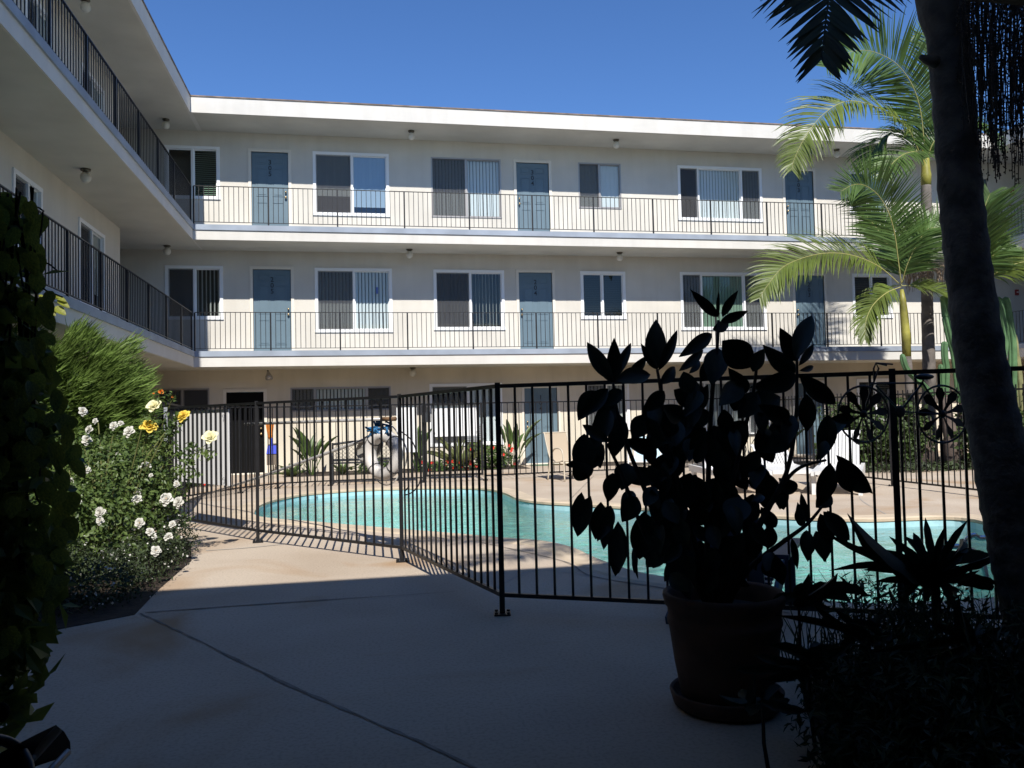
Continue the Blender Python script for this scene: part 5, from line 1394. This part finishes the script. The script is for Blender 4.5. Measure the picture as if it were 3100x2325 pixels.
# juniper: feathery, swept sprays
def juniper():
    t = thing('juniper_bush', 'big feathery yellow-green juniper under the left galleries', 'bush', None, (0,0,0))
    rnd = np.random.RandomState(4); b = MB(); bd = MB()
    cx, cy = -3.22, 11.0
    blobs = [((cx-0.05,cy,1.62),(0.92,0.85,0.98)),((cx+0.15,cy-0.1,1.35),(0.70,0.75,0.85)),((cx-0.55,cy-0.3,1.5),(0.8,0.7,1.2)),((cx+0.05,cy-0.2,0.8),(0.95,0.8,0.7))]
    for i in range(21000):
        c, r = blobs[rnd.choice(4, p=[0.38,0.24,0.22,0.16])]
        d = rnd.normal(size=3); d[1] -= 0.5; d[2] += 0.25; d /= np.linalg.norm(d)
        rr = 0.62+0.36*rnd.rand()**0.6
        clump = 0.88+0.20*math.sin(8*d[0]+2+3*d[1])*math.sin(9*d[2]+d[0])
        p = np.array(c)+d*np.array(r)*rr*clump
        g = d*0.5+np.array([0.75,-0.15,0.28])+rnd.normal(size=3)*0.28; g /= np.linalg.norm(g)
        L = rnd.uniform(0.10, 0.22); w_ = rnd.uniform(0.008, 0.014)
        sd_v = np.cross(g, rnd.normal(size=3)); sd_v /= np.linalg.norm(sd_v)
        q = p.copy(); gg = g.copy(); o = len(b.v)
        for k in range(4):
            ww = w_*(1, 1.1, 0.8, 0.1)[k]/2
            b.v += [tuple(q-sd_v*ww), tuple(q+sd_v*ww)]
            q = q+gg*L/3; gg = gg+np.array([0.10,0,0.14]); gg /= np.linalg.norm(gg)
        b.f += [(o,o+1,o+3,o+2),(o+2,o+3,o+5,o+4),(o+4,o+5,o+7,o+6)]
    stuff(b.build('foliage', 'juniper', t))
    for c, r in blobs: bd.ball(c, 1.0, 14, 10, (r[0]*0.66, r[1]*0.66, r[2]*0.66))
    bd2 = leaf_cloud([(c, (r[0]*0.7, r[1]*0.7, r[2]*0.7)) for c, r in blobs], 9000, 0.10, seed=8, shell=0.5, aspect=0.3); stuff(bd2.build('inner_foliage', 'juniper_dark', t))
    b = MB(); b.tube([(cx,cy,0),(cx+0.05,cy,0.9),(cx-0.05,cy,2.0)], [0.09,0.07,0.03], 8); b.build('trunk', 'bark_dark', t, True)
    for k in range(10):
        an = k*0.7; z = 0.5+0.12*k; b = MB(); b.tube([(cx,cy,z),(cx+0.5*math.cos(an),cy+0.5*math.sin(an),z+0.35)], [0.035,0.01], 6); b.build('limb', 'bark_dark', t)
juniper()

# roses
random.seed(77)
a3 = crop(0,1000,800); c2 = crop(0,1500,560,2186.0)
def rose_mesh(petals=22, seed=0, opened=0.7, material='petal_white'):
    rnd = random.Random(seed); b = MB()
    for k in range(petals):
        u = k/petals; an = k*2.39996+rnd.uniform(-0.2,0.2); op = (0.15+0.95*u)*opened*1.35
        r0 = 0.06+0.10*u; L = 0.42+0.36*u; w_ = 0.42+0.22*u
        d = Vector((math.cos(an),math.sin(an),0)); s_ = Vector((-math.sin(an),math.cos(an),0)); zz = Vector((0,0,1))
        q = d*r0*0.5+zz*(0.15-0.15*u); el = PI/2-op
        ps = []
        for j in range(4):
            ps.append(q.copy()); q = q+(d*math.cos(el)+zz*math.sin(el))*(L/3); el -= 0.28
        ws_ = [w_*0.45, w_*0.95, w_, w_*0.55]
        o = len(b.v)
        for j in range(4):
            cup = zz*0.05*(1 if j else 0)+d*(-0.05)
            b.v += [tuple(ps[j]-s_*ws_[j]/2+cup*(1.2)), tuple(ps[j]), tuple(ps[j]+s_*ws_[j]/2+cup*1.2)]
        for j in range(3): b.f += [(o+3*j,o+3*j+1,o+3*j+4,o+3*j+3),(o+3*j+1,o+3*j+2,o+3*j+5,o+3*j+4)]
    return b.mesh('rose_flower', material, True)
RM = {'w': [rose_mesh(20, s, 0.95, 'petal_white') for s in range(4)], 'c': [rose_mesh(22, s+9, 0.75, 'petal_cream') for s in range(2)], 'y': [rose_mesh(30, s+20, 0.9, 'petal_yellow') for s in range(2)], 'o': [rose_mesh(10, 40, 0.3, 'petal_orange')]}
hb = MB(); hb.ball((0,0,0.12), 0.14, 8, 5); HEART = hb.mesh('flower_heart', 'rose_heart', True)
def bloom(parent, p, size, kind, heart=True):
    dr = (Vector((0,-0.85,0.55))+Vector((random.uniform(-0.5,0.5),random.uniform(-0.3,0.3),random.uniform(-0.4,0.4)))).normalized()
    a = dr.cross(Vector((0.3,0.2,1))).normalized(); m_ = basis(p, a*size, dr.cross(a)*size, dr*size)
    f = link('rose_flower', random.choice(RM[kind]), parent, m_)
    if kind == 'w' and heart: link('flower_heart', HEART, f)
    return f
def roseY(x, y, lo=7.7, hi=8.8): return random.uniform(lo, hi)
rw1 = thing('rose_bush', 'white-flowered rose bush filling the bed below the juniper', 'rose bush', 'rose bushes in the left bed')
WF = [(590,790,80),(690,680,70),(755,835,75),(765,880,60),(725,920,75),(955,800,65),(1085,850,90),(870,1035,90),(715,1165,75),(595,1265,60),(1220,1140,80),(1065,1295,80),(1155,1370,90),(1150,1420,80),(840,1525,85),(1340,1370,110),(1395,1415,100),(1480,1285,50),(1500,1440,90),(1330,1565,85),(1180,1615,80),(1265,1215,35),(835,1590,60),(1420,1600,70),(990,1040,40),(1010,780,45),(800,760,45)]
WF2 = [(1655,325,110),(1190,200,110),(1180,300,85),(1770,430,90),(1840,655,110),(1995,490,100),(1820,490,60),(2040,340,80),(1370,990,40),(1160,940,45),(920,80,80)]
for x, y, wd in [f for i_, f in enumerate(WF) if i_ % 4 != 3]:
    Y = roseY(x, y, 7.6, 8.3) if y > 1200 else roseY(x, y, 8.0, 8.8); bloom(rw1, atY(*a3(x, y), Y), wd*800/2212/FPX*Y*0.74, 'w')
for x, y, wd in WF2:
    Y = roseY(x, y, 7.0, 7.7); bloom(rw1, atY(*c2(x, y), Y), wd*560/2186/FPX*Y*0.74, 'w')
blobs = [((-2.55,8.9,0.75),(0.75,0.7,0.62)),((-2.10,8.4,0.72),(0.44,0.6,0.55)),((-2.15,7.7,0.45),(0.50,0.55,0.45)),((-2.9,8.1,0.5),(0.7,0.7,0.55)),((-1.90,8.7,0.45),(0.28,0.45,0.40)),((-2.55,9.4,0.95),(0.45,0.4,0.32))]
stuff(leaf_cloud(blobs, 13000, 0.050, seed=5, shell=0.45, aspect=0.6).build('foliage', 'rose_leaf', rw1))
random.seed(8)
shoots(rw1, Vector((-2.3,8.4,0)), [Vector((-2.3+random.uniform(-0.8,0.6), 8.4+random.uniform(-0.6,0.6), random.uniform(0.8,1.4))) for _ in range(16)], 0.010, 'rose_stem')
rw2 = thing('rose_bush', 'yellow and cream roses on long stems before the white board', 'rose bush', 'rose bushes in the left bed')
bs = Vector((-1.85, 8.75, 0))
for x, y, wd, k in ((1245,815,120,'y'),(1540,725,100,'y'),(1295,645,110,'c'),(1765,905,115,'c'),(1345,520,60,'o'),(1287,535,24,'o'),(1450,560,30,'o')):
    Y = 8.55; p = atY(*a3(x, y), Y); bloom(rw2, p, wd*800/2212/FPX*Y*0.78, k)
    m_ = bs.lerp(p, 0.6)+Vector((-0.12, 0.05, 0.10))
    b = MB(); b.tube(spline([bs, m_, p-Vector((0.02,-0.02,0.03))], 6), [0.008-0.0004*k_ for k_ in range(13)], 5); b.build('stem', 'rose_stem', rw2)
lp_ = [atY(*a3(x, y), 8.55) for x, y in ((1390,570),(1470,740),(1400,790),(1440,840),(1600,990),(1730,1030),(1560,1080),(1480,1050),(1600,1200),(1380,880),(1310,920),(1420,960),(1250,760),(1360,990),(1500,1180))]
stuff(leaf_cloud([(tuple(p), (0.10,0.08,0.07)) for p in lp_]+[((-1.95,8.75,0.70),(0.26,0.3,0.38))], 1400, 0.05, seed=9, shell=0.2, aspect=0.55).build('foliage', 'rose_leaf', rw2))
# low white-flowering border at the path edge
lo_ = thing('border_hedge', 'low clipped leafy border spilling onto the path edge at left', 'hedge')
blobs = [((-1.75,7.6,0.16),(0.24,0.75,0.30)),((-1.85,6.75,0.14),(0.32,0.6,0.26)),((-2.3,6.35,0.14),(0.55,0.45,0.24)),((-2.9,6.1,0.14),(0.6,0.4,0.22)),((-2.4,7.1,0.2),(0.6,0.6,0.28)),((-1.70,8.5,0.2),(0.18,0.55,0.30))]
stuff(leaf_cloud(blobs, 16000, 0.030, seed=15, shell=0.4, aspect=0.55).build('foliage', 'cover_leaf', lo_))
fl = leaf_cloud(blobs, 700, 0.022, seed=16, shell=0.85, aspect=0.9); stuff(fl.build('blossoms', 'petal_white', lo_))
# taller dark shrub left of the roses
sh = thing('shrub', 'dark green shrub at the left edge behind the vine', 'shrub')
stuff(leaf_cloud([((-3.3,7.6,0.8),(0.6,0.6,0.8)),((-3.4,9.0,1.0),(0.6,0.6,0.9)),((-2.9,6.9,0.4),(0.5,0.4,0.4))], 9000, 0.06, seed=19, shell=0.4).build('foliage', 'hedge_leaf', sh))
shoots(sh, Vector((-3.3,8.2,0)), [Vector((-3.3+random.uniform(-0.5,0.5), 8.2+random.uniform(-0.7,0.7), random.uniform(0.9,1.7))) for _ in range(8)], 0.014, 'bark_dark')
# sunlit yellow-green leaves by the left railing
yl = thing('shrub', 'pale yellow-green leafy shoots catching the sun above the juniper', 'shrub')
c6 = crop(0,550,300,1106.0)
YM = unit_leaf(7, 0.2, 0.12).mesh('leaf', 'vine_yellow', True)
for x0, y0, x1, y1, wd in ((600,1400,735,1480,90),(520,1400,620,1490,80),(640,1320,775,1400,70),(600,1280,740,1330,60),(520,1330,560,1420,50),(310,1090,378,1030,45),(330,1130,420,1110,40),(400,1180,470,1200,40),(560,1330,640,1280,40),(440,1260,500,1330,40),(480,1440,560,1480,60),(380,1450,450,1400,50)):
    p = atY(*c6(x0, y0), 9.0); q = atY(*c6(x1, y1), 8.95); link('leaf', YM, yl, leaf_mtx(p, q, wd*300/1106/FPX*9.2, (tow(p)+Vector((0,0,0.6))).normalized()))
pts = [Vector((-3.35,9.0,0)), Vector((-3.4,9.0,1.4)), atY(*c6(480,1420), 9.0), atY(*c6(620,1290), 9.0)]
b = MB(); b.tube(spline(pts,6), [0.014-0.0005*k for k in range(19)], 6); b.build('stem', 'bark_dark', yl)
b = MB(); b.tube(spline([pts[2], atY(*c6(400,1200),9.0), atY(*c6(300,1000),9.0)],5), 0.006, 5); b.build('stem', 'bark_dark', yl)

# hanging vine on the canopy post
random.seed(13)
vn = thing('climbing_vine', 'dark leafy vine hanging at the left edge close to the viewer', 'vine')
VL = [unit_leaf(6, 0.2, bd, lambda t: (math.sin(PI*min(1,(t*0.92+0.05)**0.7)))**0.8).mesh('leaf', 'vine_leaf', True) for bd in (0.05, 0.2)]
def vine_leaf(x, y, wd, ln, an, Y):
    p = atY(x, y, Y); q = atY(x+ln*math.cos(an), y+ln*math.sin(an), Y+random.uniform(-0.03,0.03))
    add_leaf(vn, p, q, wd/FPX*Y*1.04, VL, tilt=0.5)
edge = [(560,30),(600,70),(640,95),(800,100),(1000,130),(1150,160),(1300,215),(1400,215),(1500,190),(1600,175),(1700,165),(1800,140),(1900,110),(2000,30)]
for k in range(250):
    y = random.uniform(555, 1960)
    for (y0, e0), (y1, e1) in zip(edge[:-1], edge[1:]):
        if y0 <= y <= y1: e = e0+(e1-e0)*(y-y0)/(y1-y0)
    x = random.uniform(-70, e+25); wd = random.uniform(32, 52)
    vine_leaf(x, y, wd, random.uniform(46, 78), PI/2+random.uniform(-0.6,0.6), random.uniform(2.15, 2.5))
for x, y, w_, l_, a_ in ((100,700,34,60,1.4),(115,770,33,58,1.3),(150,880,34,50,1.7),(130,945,22,45,1.9),(165,1180,40,70,1.5),(160,1340,40,95,1.3),(185,1420,42,80,1.45),(180,1660,46,52,1.5),(150,1700,34,80,1.7),(75,1905,28,48,1.5),(15,1960,24,46,1.5),(128,1560,40,60,1.5)):
    vine_leaf(x, y, w_, l_, a_, 2.25)
cl = [((-1.12,2.35,1.45),(0.30,0.26,0.65)),((-1.10,2.3,0.9),(0.28,0.24,0.5)),((-0.98,2.4,1.25),(0.15,0.2,0.5)),((-0.89,2.38,1.25),(0.13,0.14,0.72)),((-0.87,2.36,0.85),(0.11,0.12,0.35))]
stuff(leaf_cloud(cl, 4600, 0.065, seed=23, shell=0.3, aspect=0.6).build('foliage', 'vine_leaf', vn))
for k in range(14):
    x = random.uniform(-40, 120); y0 = random.uniform(560, 700)
    pts = [atY(x+random.uniform(-25,25), y0+j*(random.uniform(150,260)), 2.35) for j in range(6)]
    b = MB(); b.tube(spline(pts,4), 0.003, 5); b.build('stem', 'bark_dark', vn)
for P in (((90,620),(120,630),(133,640)),((130,640),(125,690),(120,720)),((125,790),(150,800),(172,818)),((105,850),(140,880),(190,900))):
    b = MB(); b.tube([atY(x, y, 2.3) for x, y in P], 0.0022, 5); b.build('tendril', 'bark_dark', vn)

# ------------------------------------------------ strap-leaved plants along the far wall
SL = [unit_leaf(8, 0.25, bd, lambda t: max(0.06, math.sin(PI*min(1, 0.12+t*0.88))**0.7)).mesh('leaf', m_, True) for bd, m_ in ((0.10,'strap_leaf'),(0.25,'strap_leaf'))]
SP = [unit_leaf(8, 0.3, bd, lambda t: max(0.04, (1-t)**0.6)).mesh('leaf', 'strap_pale', True) for bd in (0.15, 0.4)]
SA = [unit_leaf(8, 0.3, bd, lambda t: max(0.05, math.sin(PI*min(1, 0.25+t*0.75))**0.8)).mesh('leaf', 'agave_leaf', True) for bd in (0.05, 0.2)]
SD = [unit_leaf(14, 0.3, bd, lambda t: max(0.05, (0.45+0.55*min(1, t*3))*(1-max(0, (t-0.78)/0.22)**1.5)*(1+0.10*math.sin(23*t)))).mesh('leaf', 'bromeliad', True) for bd in (0.25, 0.5, 0.1)]
def strap_plant(name, label, cat, loc, n_, L, wd, spread, meshes, group=None, stalk=0.0, seed=0):
    rnd = random.Random(seed); t = thing(name, label, cat, group, loc)
    for k in range(n_):
        an = 2*PI*k/n_+rnd.uniform(-0.4,0.4); el = PI/2-spread*rnd.uniform(0.15,1.0); l = L*rnd.uniform(0.65,1.1)
        d = Vector((math.cos(an)*math.cos(el), math.sin(an)*math.cos(el), math.sin(el)))
        b0 = Vector((math.cos(an)*0.03, math.sin(an)*0.03, 0.0))
        if stalk:
            b1 = b0+d*l*stalk; b = MB(); b.tube([b0, b1], 0.009, 5); b.build('stalk', 'strap_leaf', t)
        else: b1 = b0
        nr = Vector((-d.x*d.z, -d.y*d.z, 1-d.z*d.z))
        if nr.length < 1e-3: nr = Vector((1,0,0))
        tip = b1+d*l*(1-stalk)
        link('leaf', rnd.choice(meshes), t, leaf_mtx(b1, tip, wd*rnd.uniform(0.8,1.2), nr.normalized()))
    return t
G1 = 'plants along the far wall'
strap_plant('bird_of_paradise', 'upright broad-leaved plant left of the lattice bench', 'plant', (-0.98,20.4,0), 16, 1.15, 0.13, 0.55, SL, G1, 0.45, 1)
strap_plant('agave', 'light green agave rosette at the foot of the tall plant', 'plant', (-1.42,20.15,0), 16, 0.42, 0.09, 1.3, SA, G1, 0, 2)
strap_plant('agave', 'small agave under the left end of the bench', 'plant', (-0.25,20.2,0), 12, 0.40, 0.08, 1.2, SA, G1, 0, 3)
strap_plant('bird_of_paradise', 'dense upright plant just right of the life ring', 'plant', (1.55,20.3,0), 22, 1.25, 0.14, 0.40, SL, G1, 0.4, 4)
strap_plant('flax_plant', 'striped spiky flax fan behind the pool gate', 'plant', (2.55,20.3,0), 42, 0.95, 0.05, 0.95, SP, G1, 0, 5)
strap_plant('bird_of_paradise', 'leaning broad-leaved plant left of door 104', 'plant', (3.95,20.5,0), 11, 1.35, 0.13, 0.75, SL, G1, 0.5, 6)
strap_plant('bird_of_paradise', 'broad-leaved plant near the bistro table', 'plant', (8.4,20.3,0), 14, 1.1, 0.13, 0.6, SL, G1, 0.45, 7)
strap_plant('bird_of_paradise', 'broad-leaved plant left of door 103', 'plant', (11.2,20.3,0), 14, 1.2, 0.13, 0.6, SL, G1, 0.45, 8)
for lb, blob, n_, sd_ in (('low green bedding under the lattice bench', [((0.55,20.3,0.18),(0.55,0.22,0.22))], 900, 31), ('leafy bedding with red flowers left of door 104', [((3.35,20.4,0.30),(0.62,0.35,0.34))], 1500, 32),
        ('red-flowered bedding below the striped flax', [((2.2,20.15,0.12),(0.75,0.18,0.14))], 700, 33), ('red-flowered bedding at the left doorway', [((-3.3,18.2,0.3),(0.6,0.5,0.35))], 1300, 34)):
    t = thing('bedding_plants', lb, 'plants', 'bedding plants at the far wall')
    stuff(leaf_cloud(blob, n_, 0.09, seed=sd_, shell=0.4).build('foliage', 'strap_leaf', t))
    if 'red' in lb:
        rnd = random.Random(sd_); b = MB()
        c, r = blob[0]
        for k in range(13):
            p = (c[0]+rnd.uniform(-1,1)*r[0], c[1]-r[1]*rnd.uniform(0.6,1.1), max(0.05, c[2]+rnd.uniform(-0.8,0.9)*r[2]))
            for j in range(5):
                an = j*2*PI/5; d = Vector((math.cos(an),-0.3,math.sin(an))); b.ribbon([Vector(p), Vector(p)+d*0.022, Vector(p)+d*0.04], [0.01,0.032,0.014], Vector((-math.sin(an),0,math.cos(an))))
        stuff(b.build('blossoms', 'petal_red', t))
# bushes in the right bed
random.seed(91)
for lb, bl, n_, sd_ in (('rounded green bush behind the side fence, left one', [((10.3,15.6,0.75),(0.75,0.6,0.75)),((10.9,16.0,0.6),(0.6,0.5,0.6))], 5200, 41), ('rounded green bush at the foot of the slim palm', [((11.5,15.6,0.8),(0.55,0.45,0.8))], 2600, 42),
        ('dark green bush between the cacti and the side fence', [((12.7,14.9,0.75),(0.5,0.45,0.8)),((13.3,14.6,0.6),(0.5,0.4,0.6))], 3600, 43), ('bushy planting at the right end of the bed', [((14.5,15.0,0.8),(0.9,0.6,0.8)),((15.8,15.5,0.9),(0.8,0.6,0.9))], 4600, 44)):
    t = thing('bush', lb, 'bush', 'bushes in the right bed')
    stuff(leaf_cloud(bl, n_, 0.11, seed=sd_, shell=0.35, aspect=0.55).build('foliage', 'hedge_leaf', t))
    c = bl[0][0]; shoots(t, Vector((c[0],c[1],0)), [Vector((c[0]+random.uniform(-0.4,0.4), c[1]+random.uniform(-0.3,0.3), 1.2)) for _ in range(5)], 0.02, 'bark_dark')
t = thing('ground_cover', 'dark low ground cover along the foot of the side bed', 'ground cover'); stuff(leaf_cloud([((11.6,14.9,0.08),(1.6,0.35,0.12)),((14.5,14.0,0.08),(1.6,0.35,0.12)),((10.2,15.2,0.06),(0.6,0.25,0.10))], 2600, 0.09, seed=50, shell=0.1).build('foliage', 'cover_leaf', t))

# ------------------------------------------------ dark plants at the lower right
c7 = crop(2600,1600,500); b8 = crop(2000,1600,1100)
def px_strap(name, label, cr, k, Y, centre, tips, wd, meshes, stem=0.3):
    t = thing(name, label, 'plant', 'shaded plants at the lower right'); c = atY(*cr(*centre), Y)
    for (x, y) in tips:
        q = atY(*cr(x, y), Y+random.uniform(-0.22,0.15)); add_leaf(t, c+Vector((random.uniform(-0.02,0.02),random.uniform(-0.02,0.02),random.uniform(-0.03,0.03))), q, wd, meshes, tilt=0.6)
    if stem:
        b = MB(); b.tube([(c.x+0.02,c.y,0.0),(c.x,c.y,c.z*0.5),c], [0.03*stem,0.024*stem,0.02*stem], 8); b.build('stem', 'bark_dark', t, True)
    return t
random.seed(61)
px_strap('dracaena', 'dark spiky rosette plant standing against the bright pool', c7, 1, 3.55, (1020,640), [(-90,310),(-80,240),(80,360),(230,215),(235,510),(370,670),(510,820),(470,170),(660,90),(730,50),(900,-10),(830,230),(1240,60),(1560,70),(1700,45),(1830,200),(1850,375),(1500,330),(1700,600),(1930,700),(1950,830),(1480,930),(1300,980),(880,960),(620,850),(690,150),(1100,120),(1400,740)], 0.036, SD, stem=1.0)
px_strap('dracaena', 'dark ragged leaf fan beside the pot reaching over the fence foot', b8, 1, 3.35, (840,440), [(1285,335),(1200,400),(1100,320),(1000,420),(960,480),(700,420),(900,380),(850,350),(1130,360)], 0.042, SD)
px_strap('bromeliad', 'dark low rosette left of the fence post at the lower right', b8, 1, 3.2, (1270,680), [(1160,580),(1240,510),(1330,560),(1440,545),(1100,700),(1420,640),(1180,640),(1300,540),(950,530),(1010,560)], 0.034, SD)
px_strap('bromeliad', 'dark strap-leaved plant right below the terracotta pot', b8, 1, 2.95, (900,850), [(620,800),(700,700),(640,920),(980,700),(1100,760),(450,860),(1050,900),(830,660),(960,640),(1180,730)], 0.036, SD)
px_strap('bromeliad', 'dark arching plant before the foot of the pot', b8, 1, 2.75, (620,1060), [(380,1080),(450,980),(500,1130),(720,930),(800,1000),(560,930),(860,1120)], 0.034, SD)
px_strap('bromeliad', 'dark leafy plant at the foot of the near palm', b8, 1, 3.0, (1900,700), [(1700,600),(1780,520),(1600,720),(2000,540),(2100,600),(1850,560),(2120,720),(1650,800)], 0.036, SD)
t = thing('ground_cover', 'dark ferny ground cover filling the lower right corner', 'ground cover')
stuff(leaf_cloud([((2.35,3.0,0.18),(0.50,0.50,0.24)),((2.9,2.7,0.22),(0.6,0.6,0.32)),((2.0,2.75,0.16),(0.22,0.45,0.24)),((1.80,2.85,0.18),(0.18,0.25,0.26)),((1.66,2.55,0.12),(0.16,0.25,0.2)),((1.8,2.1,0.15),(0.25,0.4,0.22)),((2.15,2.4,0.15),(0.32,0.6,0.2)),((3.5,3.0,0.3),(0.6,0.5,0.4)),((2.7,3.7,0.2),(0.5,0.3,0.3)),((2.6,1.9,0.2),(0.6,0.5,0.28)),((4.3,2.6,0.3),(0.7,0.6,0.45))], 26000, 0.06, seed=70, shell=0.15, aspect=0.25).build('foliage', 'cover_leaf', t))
b = MB(); rnd = np.random.RandomState(72)
for k in range(900):
    x = rnd.uniform(1.95, 3.6); y = rnd.uniform(2.1, 3.9)
    if x < 2.0+0.0*(y-2): continue
    h_ = rnd.uniform(0.2, 0.55); d = Vector((rnd.uniform(-0.3,0.3), rnd.uniform(-0.3,0.3), 1))
    p = Vector((x, y, 0.02)); b.ribbon([p, p+d*h_*0.5, p+d*h_+Vector((d.x*0.15,d.y*0.15,-0.04))], [0.008,0.009,0.002], Vector((1,0.2,0)).normalized())
stuff(b.build('grass_blades', 'cover_leaf', t))
# climbing bars / stakes near the right post
sk2 = thing('plant_stake', 'thin black stake standing among the dark plants by the fence post', 'stake')
p = atZ(2756, 1990, 0); b = MB(); b.tube([p, atY(2735, 1720, p.y)], 0.010, 6); b.build('rod', 'iron', sk2)
